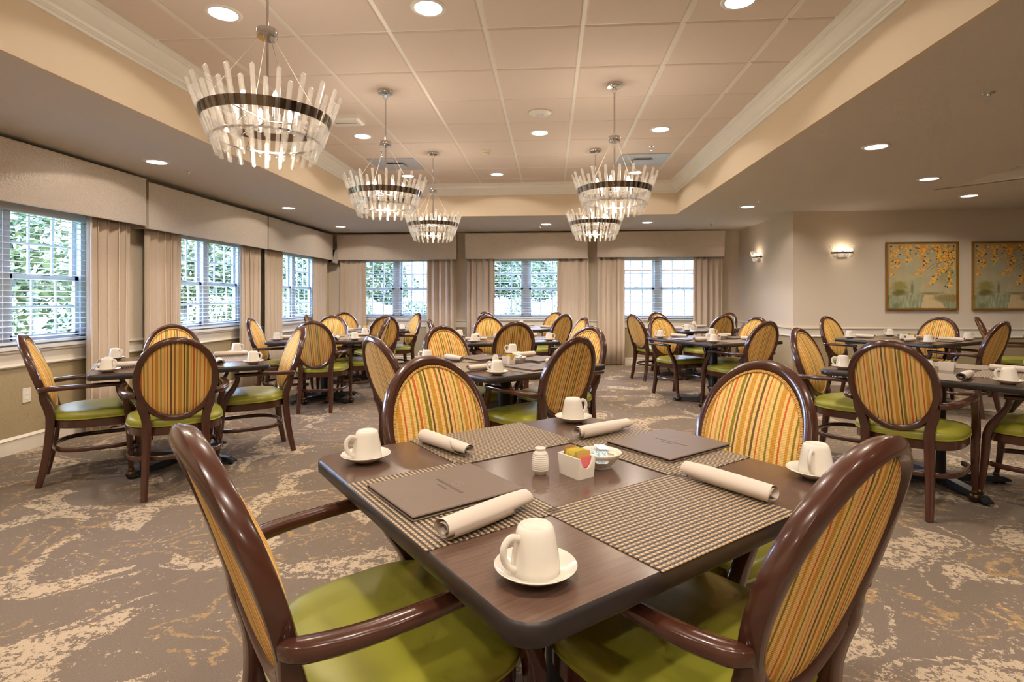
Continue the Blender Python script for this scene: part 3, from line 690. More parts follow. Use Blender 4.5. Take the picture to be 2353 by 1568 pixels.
TABLE = table()

# ------------------------------------------------------------------ tableware
def mug():
    p = Proto('coffee_mug')   # upside down, rim on z=0
    p.part('body', MB().lathe([(.0385, .012), (.0405, .001), (.0415, 0), (.0428, .002), (.0422, .013), (.0396, .036), (.0352, .06), (.0332, .07), (.0308, .0768), (.0262, .0812), (.0248, .0808), (.0235, .0785), (.02, .0775), (.0001, .077)], 32, cap=False).mesh('mug_body', M_CHINA, True, 60))
    pa = crom([(.034, 0, .064), (.05, 0, .069), (.063, 0, .059), (.065, 0, .042), (.058, 0, .026), (.047, 0, .017), (.040, 0, .015)], 4)
    p.part('handle', MB().sweep(pa, .012, .0095, (0, 1, 0), 8, ex=.8).mesh('mug_handle', M_CHINA)); return p
MUG = mug()
SAUCER = MB().lathe([(.0001, .006), (.024, .006), (.026, .003), (.027, 0), (.030, 0), (.033, .004), (.055, .012), (.070, .0215), (.0715, .0235), (.070, .0248), (.054, .0165), (.036, .0105), (.0345, .0095), (.0001, .0085)], 40, cap=False).mesh('saucer', M_CHINA, True, 60)
def mat_mesh():
    mb = MB().bbox(-.227, .227, -.1675, .1675, 0, .0025, .0008); return mb.mesh('placemat', M_MAT, False)
MATM = mat_mesh()
def napkin(seed):
    rnd = random.Random(seed); Lh = .122; rows = []; N = 60; V = 14; turns = 2.6
    for i in range(N + 1):
        u = i / N; th = 2 * pi * turns * u + 2.6 + seed * .5; row = []
        for j in range(V + 1):
            v = j / V; r = (.005 + .021 * u ** .8) * (1 + .05 * sin(3 * v + seed))
            cut = max(0, (u - .80) / .20)           # the outer corner is folded back at a slant
            lo = -Lh + .002 * sin(i * .5) + cut * .012; hi = Lh - cut * .075 + .002 * sin(i * .4)
            y = lo + (hi - lo) * v; fl = 1 - .10 * max(0, (y - .06) / .06)
            row.append((r * cos(th) * 1.1 * fl, y, r * sin(th) * .9 * fl + .0232))
        rows.append(row)
    return MB().sheet(rows).mesh('rolled_napkin', M_LINEN, True, 80)
NAPS = [napkin(s) for s in range(3)]
def menu():
    p = Proto('menu_folder')   # x lateral .25, y radial .30
    a, b = .124, .15
    p.part('back_cover', MB().bbox(-a, a, -b, b, 0, .004, .0015).mesh('back_cover', M_MENU, False))
    p.part('inner_pages', MB().box(-a + .006, a - .004, -b + .006, b - .006, .004, .0075).mesh('inner_pages', M_MENUD, False))
    p.part('front_cover', MB().bbox(-a, a, -b, b, .0075, .012, .002).mesh('front_cover', M_MENU, False))
    p.part('spine', MB().sweep([(-a - .001, -b, .006), (-a - .001, b, .006)], .012, .007, (1, 0, 0), 8, ex=.8).mesh('spine', M_MENU))
    # debossed emblem ring and two rows of worn, unreadable letter marks
    mb = MB(); N = 24
    mb.loops([[(r * cos(2 * pi * k / N), .035 + r * sin(2 * pi * k / N), .0123) for k in range(N)] for r in (.016, .0135)])
    mb.sweep(crom([(.006, .042, .0122), (-.006, .043, .0122), (.005, .035, .0122), (-.006, .029, .0122), (.006, .029, .0122)], 3), .0022, .0006, (0, 0, 1), 4)
    p.part('emblem', mb.mesh('emblem', plain('worn deboss', (112, 96, 84), .4), False), label='worn debossed emblem')
    mb = MB(); rnd = random.Random(4); x = -.058
    for row, (y, h, x0, x1) in enumerate(((.004, .0085, -.058, .058), (-.012, .005, -.024, .024))):
        x = x0
        while x < x1:
            w_ = rnd.uniform(.6, 1) * h; 
            for q in range(2): mb.box(x + q * w_ * .6, x + q * w_ * .6 + .0014, y, y + h, .0118, .0123)
            yy = y + rnd.choice([0, .45, .85]) * h; mb.box(x, x + w_ * .7, yy, yy + .0013, .0118, .01235); x += w_ + .003
    p.part('lettering', mb.mesh('lettering', M_MENUD, False), label='dark debossed letter rows'); return p
MENU = menu()
def shaker():
    prof = [(.0001, 0), (.014, 0), (.0155, .002), (.019, .008)]
    for k in range(9):
        z = .012 + k * .0052; rr = .0235 * (1 - ((z - .026) / .05) ** 2 * .55); prof += [(rr, z), (rr + .0006, z + .002), (rr, z + .004)]
    prof += [(.0155, .061), (.0135, .0645), (.0142, .068), (.0152, .0695), (.0148, .0715), (.0001, .0722)]
    return MB().lathe(prof, 28, cap=False).mesh('shaker', M_CHINA, True, 40)
SHAKER = shaker()
BOWL = MB().lathe([(.0001, .006), (.026, .006), (.027, 0), (.031, 0), (.032, .006), (.046, .02), (.056, .034), (.0605, .0405), (.0605, .0425), (.058, .0425), (.053, .037), (.042, .022), (.03, .012), (.0001, .010)], 36, cap=False).mesh('bowl', M_CHINA, True, 60)
def caddy():
    # tapered box, x .058 wide, y .082 long; scoop cut in the -y end
    mb = MB(); hx, hy, H = .030, .043, .056; t = .0045
    def wall(P0, P1, q0, q1, n=1, scoop=False):
        pass
    def ring(s, z, top=None):
        P = []
        for (x0, y0), (x1, y1) in zip([(-1, -1), (1, -1), (1, 1), (-1, 1)], [(1, -1), (1, 1), (-1, 1), (-1, -1)]):
            for k in range(12):
                u = k / 12; x = (x0 + (x1 - x0) * u); y = (y0 + (y1 - y0) * u); zz = z
                if top is not None and y0 == -1 and y1 == -1:
                    e = max(0, 1 - (x / .72) ** 2); zz = z - .03 * sqrt(e)
                f = (1 - .10 * (1 - zz / H)); P.append((x * (hx - s) * f, y * (hy - s) * f, zz))
        return P
    mb.loops([ring(0, 0), ring(0, .02), ring(0, H, 1), ring(t * .5, H + .0012, 1), ring(t, H, 1), ring(t, .02), ring(t, .005)], True, True)
    return mb.mesh('packet_caddy', M_CHINA, True, 50)
CADDY = caddy()
def packet_mesh(w_, h_, rgb, nm):
    m = plain(nm + ' paper', rgb, .55, var=.08, vscale=60); mb = MB()
    n = 5; L = []
    for z, t in ((0, .0003), (.006, .0006), (h_ * .5, .0022), (h_ - .006, .0006), (h_, .0003)):
        L.append([(-w_ / 2, -t, z), (w_ / 2, -t, z), (w_ / 2, t, z), (-w_ / 2, t, z)])
    return mb.loops(L, True, True).mesh('sugar_packet', [m], False)
PK = {'orange': packet_mesh(.045, .062, (205, 138, 60), 'orange packet'), 'green': packet_mesh(.045, .06, (176, 178, 110), 'pale green packet'), 'yellow': packet_mesh(.045, .06, (238, 212, 92), 'yellow packet'),
      'tan': packet_mesh(.045, .06, (222, 176, 92), 'tan packet'), 'pink': packet_mesh(.036, .05, (236, 118, 122), 'pink packet')}
M_LID = None
def lidmat():
    t = NT('printed foil lid'); co = t.co(); n = t.noise(co, 90, 2); t.l(t.ramp(n.outputs[0], [(.48, lin((236, 240, 244))), (.54, lin((74, 164, 196))), (.62, lin((226, 236, 240)))]), t.b.inputs['Base Color']); t.set(Roughness=.3, Metallic=.2); return t.m
M_LID = lidmat()
def creamer():
    p = Proto('creamer_cup'); sq = lambda s, z: [(x * s, y * s, z) for x, y in ((-1, -.75), (-.75, -1), (.75, -1), (1, -.75), (1, .75), (.75, 1), (-.75, 1), (-1, .75))]
    p.part('cup', MB().loops([sq(.010, 0), sq(.0115, .002), (sq(.0145, .019))], True, True).mesh('creamer_body', M_PAPER))
    p.part('lid', MB().loops([sq(.0185, .019), sq(.0185, .0198)], True, True).mesh('creamer_lid', M_LID, False)); return p
CREAM = creamer()
BUTTER = MB().bbox(-.016, .016, -.011, .011, 0, .009, .0025).mesh('butter_pat', [plain('cream butter wrap', (236, 226, 190), .4)], False)

# ------------------------------------------------------------------ tables, chairs and place settings
TN = ['pink-packet table', 'outlet-side table', 'three-menu table', 'middle window-wall table', 'speaker-corner table', 'rear-chandelier table', 'middle back-window table',
      'table before the brightest-window one', 'brightest-window table', 'single-menu table', 'first-painting table', 'second-painting table']
# centre, rotation, {side: (distance of chair-back top from centre, slip, twist)}, sides with menus
TB = [
      ((0.038, 1.525), 39.1, {0: (0.772, 0.055, 0), 1: (0.972, -0.032, 0), 2: (0.845, 0.003, 0), 3: (0.915, -0.01, 4)}, (1, 3)),
      ((-2.758, 3.915), 37.9, {0: (0.965, -0.070, 0), 1: (0.868, -0.011, 0), 2: (0.960, 0.026, 0), 3: (0.911, 0.007, 0)}, ()),
      ((-.335, 3.99), 43.8, {0: (.835, -.09, 0), 1: (.934, -.02, 0), 2: (.856, .004, 0), 3: (1.03, -.045, 0)}, (0, 1, 2)),
      ((-2.701, 6.388), 10.3, {0: (0.919, 0.070, 0), 1: (0.756, 0.000, 0), 2: (0.892, 0.095, 0), 3: (0.846, 0.066, 0)}, ()),
      ((-2.792, 8.064), 37.1, {0: (.914, 0, 0), 1: (.867, -.005, 0), 2: (1.009, .031, 0), 3: (.86, .037, 0)}, ()),
      ((-0.554, 6.358), 19.6, {0: (0.950, -0.107, 0), 1: (1.021, -0.041, 0), 2: (0.854, -0.019, 0), 3: (0.871, 0.059, 0)}, ()),
      ((-.468, 8.745), 46.8, {0: (.975, -.018, 0), 1: (.864, .023, 0), 2: (.9, 0, 0), 3: (.823, .034, 0)}, ()),
      ((1.892, 6.505), 29.3, {0: (0.815, -0.058, 0), 1: (0.83, 0.083, 0), 2: (0.928, 0.024, 0)}, (1, 3)),
      ((2.17, 8.657), 25.5, {0: (.842, -.08, 0), 1: (.863, .074, 0), 2: (.91, -.032, 0), 3: (1.068, -.008, 0)}, ()),
      ((2.564, 3.818), 44.2, {0: (0.930, 0.000, 0), 2: (0.901, -0.014, 0), 3: (0.953, -0.024, 0)}, (2,)),
      ((4.091, 6.584), 31.0, {0: (0.909, -0.005, 0), 1: (0.894, 0.068, 0), 2: (0.964, 0.001, 0)}, (0, 1)),
      ((6.27, 6.77), -32.0, {3: (1.04, 0, 0)}, ())]
SIDE_D = ['facing the speaker corner', 'back to the white wall', 'back to the speaker corner', 'facing the white wall']
SIDE_S = ['facing the back windows', 'facing the window wall', 'back to the back windows', 'back to the window wall']
CORN_D = ['painting-wall corner', 'back-window corner', 'window-wall corner', 'corner away from windows']
CORN_S = ['painting-side front corner', 'painting-side rear corner', 'window-wall rear corner', 'window-wall front corner']
rnd = random.Random(21)
for ti, ((cx, cy), rot, chairs, menus) in enumerate(TB):
    nm = TN[ti]; r = R(rot); straight = abs(rot) < 20
    TABLE.put((cx, cy, 0), r, 'square dark brown pedestal table, the ' + nm, 'table', 'dining tables')
    n = lambda k: Vector((sin(r + k * pi / 2), -cos(r + k * pi / 2), 0)); C = Vector((cx, cy, 0))
    sides = SIDE_S if straight else SIDE_D; cor = CORN_S if straight else CORN_D
    if ti == 11: sides = [SIDE_D[(q - 1) % 4] for q in range(4)]
    for k, (rt, sl, tw) in chairs.items():
        az = r + k * pi / 2 + R(tw + (rnd.uniform(-2, 2) if ti else 0)); P = C + n(k) * rt + n(k + 1) * sl + Vector((-sin(az), cos(az), 0)) * .41
        CHAIR.put(tuple(P), az, 'striped oval-back armchair at the %s, %s' % (nm, sides[k]), 'chair', 'striped dining armchairs')
    ks = range(4) if ti != 11 else (3,)
    for k in ks:
        a = r + k * pi / 2
        def T(x, y, z=0): return tuple(C + Vector((x * cos(a) - y * sin(a), x * sin(a) + y * cos(a), TZ + z)))
        j = lambda s: rnd.uniform(-s, s)
        mo = obj('woven_placemat', MATM, None, T(j(.006), -.3655, 0), a + j(.012)); tag(mo, 'woven placemat on the %s, seat %s' % (nm, sides[k]), 'placemat', 'woven placemats')
        nx = .205 + j(.02); na = a + j(.12) + (pi if rnd.random() < .5 else 0)
        if ti == 0: nx, na = {0: (.228, a), 1: (.216, a + pi), 2: (.178, a + .12), 3: (.185, a + .19 + 0)}[k]
        no = obj('rolled_napkin', NAPS[(ti + k) % 3], None, T(nx, -.36 + j(.01), .0027), na); tag(no, 'rolled taupe napkin on the %s, seat %s' % (nm, sides[k]), 'napkin', 'rolled napkins')
        sx, sy = (.42 + j(.02), -.42 + j(.02))
        if ti == 0: sx, sy = {0: (.505, -.435), 1: (.43, -.417), 2: (.422, -.395), 3: (.417, -.42)}[k]
        so = obj('saucer', SAUCER, None, T(sx, sy, 0), a); tag(so, 'white saucer at the %s of the %s' % (cor[k], nm), 'saucer', 'coffee saucers')
        ha = {0: -2.3, 1: .55, 2: -2.4, 3: -2.55}[k] if ti == 0 else (-.15 if ti in (1, 3, 5, 6, 7, 10) and rnd.random() < .75 else 2.9)
        MUG.put(T(sx + j(.003), sy + j(.003), .0105), (ha if ti else ha + .0) + YAW, 'upturned mug at the %s of the %s' % (cor[k], nm), 'mug', 'upturned coffee mugs')
        if k in menus:
            mx, my = (-.03 + j(.01), -.35)
            if ti == 0: mx, my = {1: (-.014, -.43), 3: (-.034, -.352)}[k]
            MENU.put(T(mx, my, .0027), a + (pi if k in (0, 1) else 0) + j(.03), 'brown menu on the %s, seat %s' % (nm, sides[k]), 'menu', 'menu folders')
    # centre pieces
    if ti in (11,): continue
    def T(x, y, z=0): return tuple(C + Vector((x * cos(r) - y * sin(r), x * sin(r) + y * cos(r), TZ + z)))
    lay = dict(sh=(-.075, .01), cad=(.0, -.052), bo=(.105, -.035)) if ti in (0, 2, 4, 7, 10) else dict(sh=(-.07, .02), cad=(.03, -.05), bo=(.0, .09))
    so = obj('shaker', SHAKER, None, T(*lay['sh']), r); tag(so, 'ribbed white china shaker on the ' + nm, 'shaker', 'table shakers')
    ca = r - .0; co = obj('packet_caddy', CADDY, None, T(*lay['cad']), ca); tag(co, 'white china sugar packet caddy on the ' + nm, 'caddy', 'sugar caddies')
    cC = Vector(T(*lay['cad']))
    pk = ['orange', 'green', 'yellow', 'yellow', 'yellow', 'yellow', 'green', 'tan', 'pink'] if ti == 0 else ['yellow', 'green', 'pink'] if ti in (7, 8) else ['orange', 'green', 'yellow', 'tan']
    for i, q in enumerate(pk):
        m_ = len(pk) - 1; yy = .033 - i / m_ * .062; zz = .006 + (.004 if q != 'pink' else .0)
        xx = (.003 if q == 'pink' else rnd.uniform(-.002, .002))
        o = obj('sugar_packet', PK[q], None, tuple(cC + Vector((xx * cos(ca) - yy * sin(ca), xx * sin(ca) + yy * cos(ca), zz))), ca + rnd.uniform(-.05, .05))
        o.rotation_euler[0] = R(6)
        tag(o, '%s sweetener packet standing in the caddy on the %s' % (q, nm), 'sugar packet', 'sweetener packets')
    bo = obj('china_bowl', BOWL, None, T(*lay['bo']), r); tag(bo, 'small white china bowl of creamers on the ' + nm, 'bowl', 'creamer bowls')
    bC = Vector(T(*lay['bo']))
    cups = [(-.02, -.014, .018, .5, -.5, 0), (.016, -.02, .018, -.6, .3, .4), (-.016, .018, .02, .5, .6, 1), (.022, .014, .018, -.5, -.5, .2), (.002, .0, .036, .12, .1, .4), (-.002, -.03, .026, .9, 0, .1)] if ti in (0, 2) else [(-.016, 0, .018, .4, 0, 0), (.016, .008, .018, -.4, .2, .6), (0, -.018, .022, .5, 0, .3)]
    for i, (x, y, z, rx, ry, rz) in enumerate(cups):
        o = CREAM.put((0, 0, 0), 0, ('creamer cup topping the pile in the bowl on the %s' if z > .03 else 'white creamer cup with blue print in the bowl on the %s') % nm, 'creamer', 'creamers on the ' + nm)
        o.location = tuple(bC + Vector((x, y, z))); o.rotation_euler = (rx, ry, rz)
    if ti in (0, 2, 7):
        for i, (x, y, z, rz) in enumerate(((.03, -.008, .03, .4), (-.03, .004, .03, 1.5))):
            o = obj('butter_pat', BUTTER, None, tuple(bC + Vector((x, y, z))), rz); o.rotation_euler[0] = .5; tag(o, 'wrapped cream butter pat in the bowl on the ' + nm, 'butter pat', 'butter pats on the ' + nm)

# ------------------------------------------------------------------ paintings
def m_paint():
    t = NT('landscape painting'); co = t.co(); sep = t.n('ShaderNodeSeparateXYZ'); t.l(co, sep.inputs[0]); x, z = sep.outputs[0], sep.outputs[2]
    n1 = t.noise(co, 3.2, 5, .6); n2 = t.noise(co, 14, 4, .65); st = t.noise(t.co('Object', (14, 1, 3)), 3, 4)
    sky = t.ramp(n1.outputs[0], [(.3, lin((160, 142, 100))), (.5, lin((178, 160, 122))), (.62, lin((160, 152, 116))), (.75, lin((194, 166, 126)))])
    sky = t.mix(t.math('MULTIPLY', st.outputs[0], .3), sky, lin((134, 150, 128)))
    water = t.ramp(st.outputs[0], [(.3, lin((118, 124, 92))), (.55, lin((148, 150, 118))), (.75, lin((188, 170, 132)))])
    zz = t.math('ADD', z, t.math('MULTIPLY', t.math('SUBTRACT', n2.outputs[0], .5), .05))
    c = t.mix(t.math('LESS_THAN', zz, -.26), sky, water)
    # pale path and golden bank
    px = t.math('SUBTRACT', t.math('ADD', x, t.math('MULTIPLY', zz, .38)), .02)
    wdt = t.math('MULTIPLY_ADD', zz, -.6); t.t.nodes[-1].inputs[2].default_value = -.1
    path = t.math('MULTIPLY', t.math('LESS_THAN', t.math('ABSOLUTE', t.math('ADD', px, t.math('MULTIPLY', n2.outputs[0], .08))), wdt), t.math('LESS_THAN', zz, -.26))
    c = t.mix(t.math('MULTIPLY', path, .8), c, lin((206, 176, 132)))
    def blob(bx, bz, rx, rz, colr, am, soft=.8):
        nonlocal c
        dx = t.math('DIVIDE', t.math('SUBTRACT', x, bx), rx); dz = t.math('DIVIDE', t.math('SUBTRACT', z, bz), rz)
        d = t.math('ADD', t.math('ADD', t.math('MULTIPLY', dx, dx), t.math('MULTIPLY', dz, dz)), t.math('MULTIPLY', t.math('SUBTRACT', n2.outputs[0], .5), 1.6))
        f = t.math('MULTIPLY', t.math('DIVIDE', t.math('SUBTRACT', 1, d), soft, True), am, True); c = t.mix(f, c, colr)
    blob(.35, -.31, .25, .06, lin((138, 112, 52)), .8); blob(-.3, -.17, .13, .13, lin((132, 122, 58)), .9); blob(-.3, -.23, .15, .05, lin((84, 78, 38)), .7); blob(-.13, -.17, .025, .12, lin((104, 108, 78)), .8)
    blob(.12, -.24, .2, .025, lin((112, 104, 58)), .7); blob(.3, .0, .14, .14, lin((132, 126, 80)), .5); blob(-.34, -.41, .06, .05, lin((96, 108, 74)), .7)
    blob(-.18, .24, .08, .22, lin((142, 168, 144)), .5)
    t.l(c, t.b.inputs['Base Color']); t.set(Roughness=.55, Specular_IOR_Level=.3); t.bump(n2.outputs[0], .25, .004); return t.m
M_PAINT = m_paint()
def blossoms():
    rb = random.Random(5); mb = MB(); W_ = .425
    def disc(x, z, r_, mi, y):
        if abs(x) > W_ or z > W_ or z < -.44: return
        mb.cur = mi; n_ = 6; a0 = rb.random() * 3; e = rb.uniform(.6, 1)
        mb.add([(x + r_ * cos(a0 + 2 * pi * k / n_), y, z + r_ * e * sin(a0 + 2 * pi * k / n_)) for k in range(n_)], [tuple(range(n_ - 1, -1, -1))])
    sprays = [(-.40, .42, -.39, .02, 60), (-.33, .42, -.33, .12, 50), (-.2, .43, -.19, .16, 50), (-.1, .4, -.07, .26, 14), (.05, .43, .0, .2, 60), (.1, .25, -.06, .0, 46), (.2, .42, .22, .2, 60), (.24, .16, .12, -.13, 46), (.3, .38, .3, .18, 30), (.34, .3, .32, .06, 40), (.4, .42, .4, .1, 50), (.34, .08, .36, -.2, 44), (.25, .12, .3, .05, 20), (-.38, .42, .42, .42, 90), (-.3, .38, .4, .36, 60)]
    for x0, z0, x1, z1, n_ in sprays:
        for k in range(n_):
            u = rb.random(); x = x0 + (x1 - x0) * u + rb.gauss(0, .022); z = z0 + (z1 - z0) * u + rb.gauss(0, .018)
            q = rb.random(); disc(x, z, rb.uniform(.009, .017) * (1 if q < .72 else .75), 0 if q < .42 else 1 if q < .72 else 2, -.0225 - .0004 * (1 if q < .72 else .5) - rb.random() * .0003)
    for path in ([(.2, .42), (.1, .36), (-.02, .3)], [(.44, .25), (.3, .2), (.15, .16), (.05, .08)], [(.42, .4), (.36, .24), (.34, .05), (.37, -.12)], [(.25, .4), (.24, .2), (.12, .1)]):
        mb.cur = 3; mb.sweep(crom([(x, -.0224, z) for x, z in path], 4), .004, .0006, (0, 1, 0), 4)
    return mb.mesh('painted_blossoms', [plain('gold paint', (238, 174, 50), .5), plain('amber paint', (214, 138, 38), .5), plain('olive paint', (72, 62, 34), .6), plain('branch paint', (70, 52, 34), .6)], False)
BLO = blossoms()
for x0, lb in ((4.657, 'square gold-framed blossom landscape painting beside the sconce, first painting'), (5.786, 'square gold-framed blossom landscape painting, second one, farther from the sconce')):
    rt = empty('framed_painting', (x0 + .47, YR, 1.525)); tag(rt, lb, 'painting', 'framed paintings')
    obj('canvas', MB().box(-.445, .445, -.022, -.004, -.445, .445).mesh('canvas', M_PAINT, False), rt); o = obj('painted_blossoms', BLO, rt); o['kind'] = 'stuff'
    L = [[(sx * q, y, sz * q) for sx, sz in ((-1, -1), (1, -1), (1, 1), (-1, 1))] for q, y in ((.47, -.001), (.47, -.04), (.458, -.04), (.456, -.02), (.448, -.02), (.448, -.001))]
    obj('gold_frame', MB().loops(L).mesh('gold_frame', M_GOLD, False), rt)

# ------------------------------------------------------------------ ceiling fittings
def sprinkler():
    p = Proto('fire_sprinkler'); p.part('escutcheon', MB().lathe([(.0001, -.004), (.012, -.006), (.03, -.003), (.032, 0)], 20, cap=False).mesh('escutcheon', M_CHROME))
    p.part('sprinkler_body', MB().lathe([(.0001, 0), (.009, 0), (.009, -.016), (.006, -.02), (.006, -.026), (.0001, -.027)], 12, cap=False).mesh('sprinkler_body', M_CHROME))
    mb = MB()
    for s in (-1, 1): mb.sweep(crom([(s * .006, 0, -.018), (s * .011, 0, -.03), (s * .004, 0, -.042)], 3), .003, .003, (0, 1, 0), 5)
    p.part('yoke', mb.mesh('yoke', M_CHROME)); p.part('deflector', MB().lathe([(.0001, -.0415), (.013, -.0415), (.013, -.0435), (.0001, -.0435)], 12, cap=False).mesh('deflector', M_CHROME)); return p
SPR = sprinkler()
for x, y, z, lb in ((2.598, 3.431, SOF, 'on the shadowed lower ceiling beyond the big tray'), (2.629, 7.075, SOF, 'beside the downlight by the white wall'), (2.639, 9.18, SOF, 'above the brightest window table'), (-3.48, 5.033, SOF, 'next to the window-wall downlight before the middle valance'), (-3.564, 9.45, SOF, 'in the speaker corner'), (-.168, 9.145, SOF, 'before the middle back valance'),
                    (1.123, 6.16, TOP - .009, 'in the tray beside the painting-side vent'), (-1.946, 6.198, TOP - .009, 'in the tray beside the window-side vent')):
    SPR.put((x, y, z), .4, 'chrome fire sprinkler ' + lb, 'sprinkler', 'fire sprinklers')
zt = TOP - .009
r = empty('access_point', (-.091, 4.956, zt)); tag(r, 'round domed white wireless access point on the ceiling tile', 'access point')
obj('dome', MB().lathe([(.0001, -.03), (.05, -.028), (.09, -.02), (.104, -.01), (.1, 0)], 32, cap=False).mesh('dome', M_WHITE), r)
obj('status_ring', MB().lathe([(.024, -.0302), (.034, -.0302), (.034, -.0288), (.024, -.0288), (.024, -.0302)], 24, cap=False).mesh('status_ring', plain('pale violet ring', (205, 200, 232), .4)), r)
r = empty('smoke_detector', (-.731, 6.209, zt)); tag(r, 'small cream smoke detector on the ceiling tile', 'smoke detector')
obj('detector_base', MB().lathe([(.0001, -.012), (.055, -.012), (.06, -.008), (.06, 0)], 24, cap=False).mesh('detector_base', M_TRIM), r)
obj('detector_cap', MB().lathe([(.0001, -.045), (.03, -.044), (.036, -.036), (.036, -.03), (.03, -.028), (.03, -.022), (.04, -.02), (.046, -.012)], 24, cap=False).mesh('detector_cap', M_TRIM), r)
r = empty('ceiling_unit', (-1.9, 4.972, zt)); tag(r, 'boxy white ceiling unit beside the front chandelier', 'ceiling unit')
obj('unit_case', MB().loops([[(x * s, y * s, z) for x, y in ((-.15, -.1), (.15, -.1), (.15, .1), (-.15, .1))] for s, z in ((.85, -.055), (1, -.04), (1, 0))], True, True).mesh('unit_case', M_WHITE, False), r)
obj('unit_slot', MB().box(-.1, .1, -.004, .004, -.0565, -.0548).mesh('unit_slot', M_DARKB, False), r)
for x, lb in ((-1.9325, 'toward the window wall'), (1.1175, 'toward the painting wall')):
    r = empty('air_vent', (x, 6.7575, zt)); tag(r, 'square grey ceiling air vent panel ' + lb, 'air vent', 'ceiling vents')
    obj('vent_panel', MB().bbox(-.292, .292, -.292, .292, -.006, .0, .003).mesh('vent_panel', M_GREYM, False), r)
    obj('vent_plaque', MB().bbox(-.115, .115, -.1, .1, -.026, -.018, .003).mesh('vent_plaque', M_GREYM, False), r)
    for sx in (-1, 1):
        for sy in (-1, 1): obj('plaque_post', MB().box(sx * .09 - .006, sx * .09 + .006, sy * .08 - .006, sy * .08 + .006, -.018, -.006).mesh('plaque_post', M_GREYM, False), r)
# corner speaker, outlet
r = empty('wall_speaker', (-4.02, 9.98, 2.0)); r.rotation_euler = (0, 0, R(-45)); tag(r, 'small dark corner wall speaker between the two end valances', 'speaker')
mt = Matrix.Rotation(R(-18), 4, 'X')
o = obj('speaker_case', MB().bbox(-.075, .075, -.06, .06, -.14, .12, .015).mesh('speaker_case', plain('silver speaker shell', (168, 160, 148), .4), False), r); o.matrix_local = mt
o = obj('speaker_grille', MB().bbox(-.065, .065, -.072, -.06, -.128, .108, .005).mesh('speaker_grille', M_DARKB, False), r); o.matrix_local = mt
obj('speaker_bracket', MB().cyl((0, .04, 0), (0, .16, .04), .012, 8).mesh('speaker_bracket', M_DARKB), r)
r = empty('wall_outlet', (XL + .005, 4.10, .44)); tag(r, 'cream wall outlet plate low on the window wall', 'outlet')
obj('cover_plate', MB().bbox(0, .006, -.036, .036, -.058, .058, .002).mesh('cover_plate', M_TRIM, False), r)
for z in (-.02, .02): obj('socket', MB().bbox(.006, .0075, -.016, .016, z - .013, z + .013, .0006).mesh('socket', M_WHITE, False), r)

# ------------------------------------------------------------------ outdoors
M_GRASS = plain('lawn grass', (66, 80, 44), .9, var=.3, vscale=3)
M_LEAF = plain('bright leaf', (40, 58, 22), .6, var=.45, vscale=6); M_LEAF2 = plain('yellow green leaf', (60, 68, 26), .6, var=.4, vscale=6)
M_BARK = plain('grey bark', (84, 76, 70), .9, var=.4, vscale=12); M_SIDING = plain('pale siding', (226, 226, 224), .7); M_BRICK = plain('rose brick', (128, 92, 80), .85, var=.25, vscale=20)
M_DGLASS = plain('dark house glass', (92, 100, 112), .2)
struct('ground', MB().box(-40, 40, -20, 45, -.25, -.15), M_GRASS)
def leafball(seed, n, m):
    rb = random.Random(seed); mb = MB()
    for k in range(n):
        d = Vector((rb.gauss(0, 1), rb.gauss(0, 1), rb.gauss(0, 1))).normalized() * (rb.random() ** .33) ; d.x *= 1 + .2 * sin(5 * d.z + seed); d.y *= 1 + .2 * cos(4 * d.x)
        u = Vector((rb.gauss(0, 1), rb.gauss(0, 1), rb.gauss(0, .6))).normalized(); v = u.orthogonal().normalized(); s = rb.uniform(.05, .1)
        mb.add([tuple(d - u * s), tuple(d + v * s * .5), tuple(d + u * s), tuple(d - v * s * .5)], [(0, 1, 2, 3)])
    return mb.mesh('foliage', m, False)
LB = [leafball(1, 3200, M_LEAF), leafball(2, 3200, M_LEAF2), leafball(3, 3400, M_LEAF)]
def shrub(x, y, r_, hz, i, lb):
    rt = empty('shrub', (x, y, -.15)); tag(rt, lb, 'shrub', 'shrubs outside the windows'); o = obj('foliage', LB[i % 3], rt); o.scale = (r_, r_, hz / 2); o.location = (0, 0, hz * .5)
    obj('stem', MB().cyl((0, 0, 0), (0, 0, hz * .6), .03, 6).mesh('stem', M_BARK), rt)
def tree(x, y, h, r_, i, lb, trunk=.14):
    rt = empty('tree', (x, y, -.15)); tag(rt, lb, 'tree', 'trees outside the windows')
    obj('trunk', MB().sweep(crom([(0, 0, 0), (.1, 0, h * .3), (-.05, .05, h * .6), (.1, 0, h * .9)], 4), lerpw([trunk * 2.2, trunk * 1.6, trunk, trunk * .5], 13), lerpw([trunk * 2.2, trunk * 1.6, trunk, trunk * .5], 13), (0, 1, 0), 8, ex=1).mesh('trunk', M_BARK), rt)
    for k, (dx, dy, dz, s) in enumerate(((0, 0, .95, 1), (.7, .3, .75, .7), (-.7, -.2, .8, .75), (.1, -.6, .68, .6))):
        o = obj('foliage', LB[(i + k) % 3], rt); o.location = (dx * r_, dy * r_, h * dz); o.scale = (r_ * s,) * 3
SHL = ['before the first window-wall window', 'next to the one before the first window', 'between the first and middle windows', 'before the middle window-wall window', 'past the middle window-wall window', 'before the last window-wall window', 'past the last window-wall window', 'farthest along the window wall']
for k, (y, rr, hh) in enumerate(((4.6, .5, 1.4), (5.75, .55, 1.5), (6.9, .5, 1.35), (8.6, .5, 1.3), (9.8, .55, 1.45), (11.6, .5, 1.3), (12.8, .55, 1.4), (14.0, .5, 1.35))): shrub(-6.25 - .2 * (k % 2), y, rr, hh, k, 'leafy green shrub outside, ' + SHL[k])
SHB = ['nearest the outside corner', 'before the speaker-side back window', 'between the speaker-side and middle back windows', 'before the middle back window', 'past the middle back window']
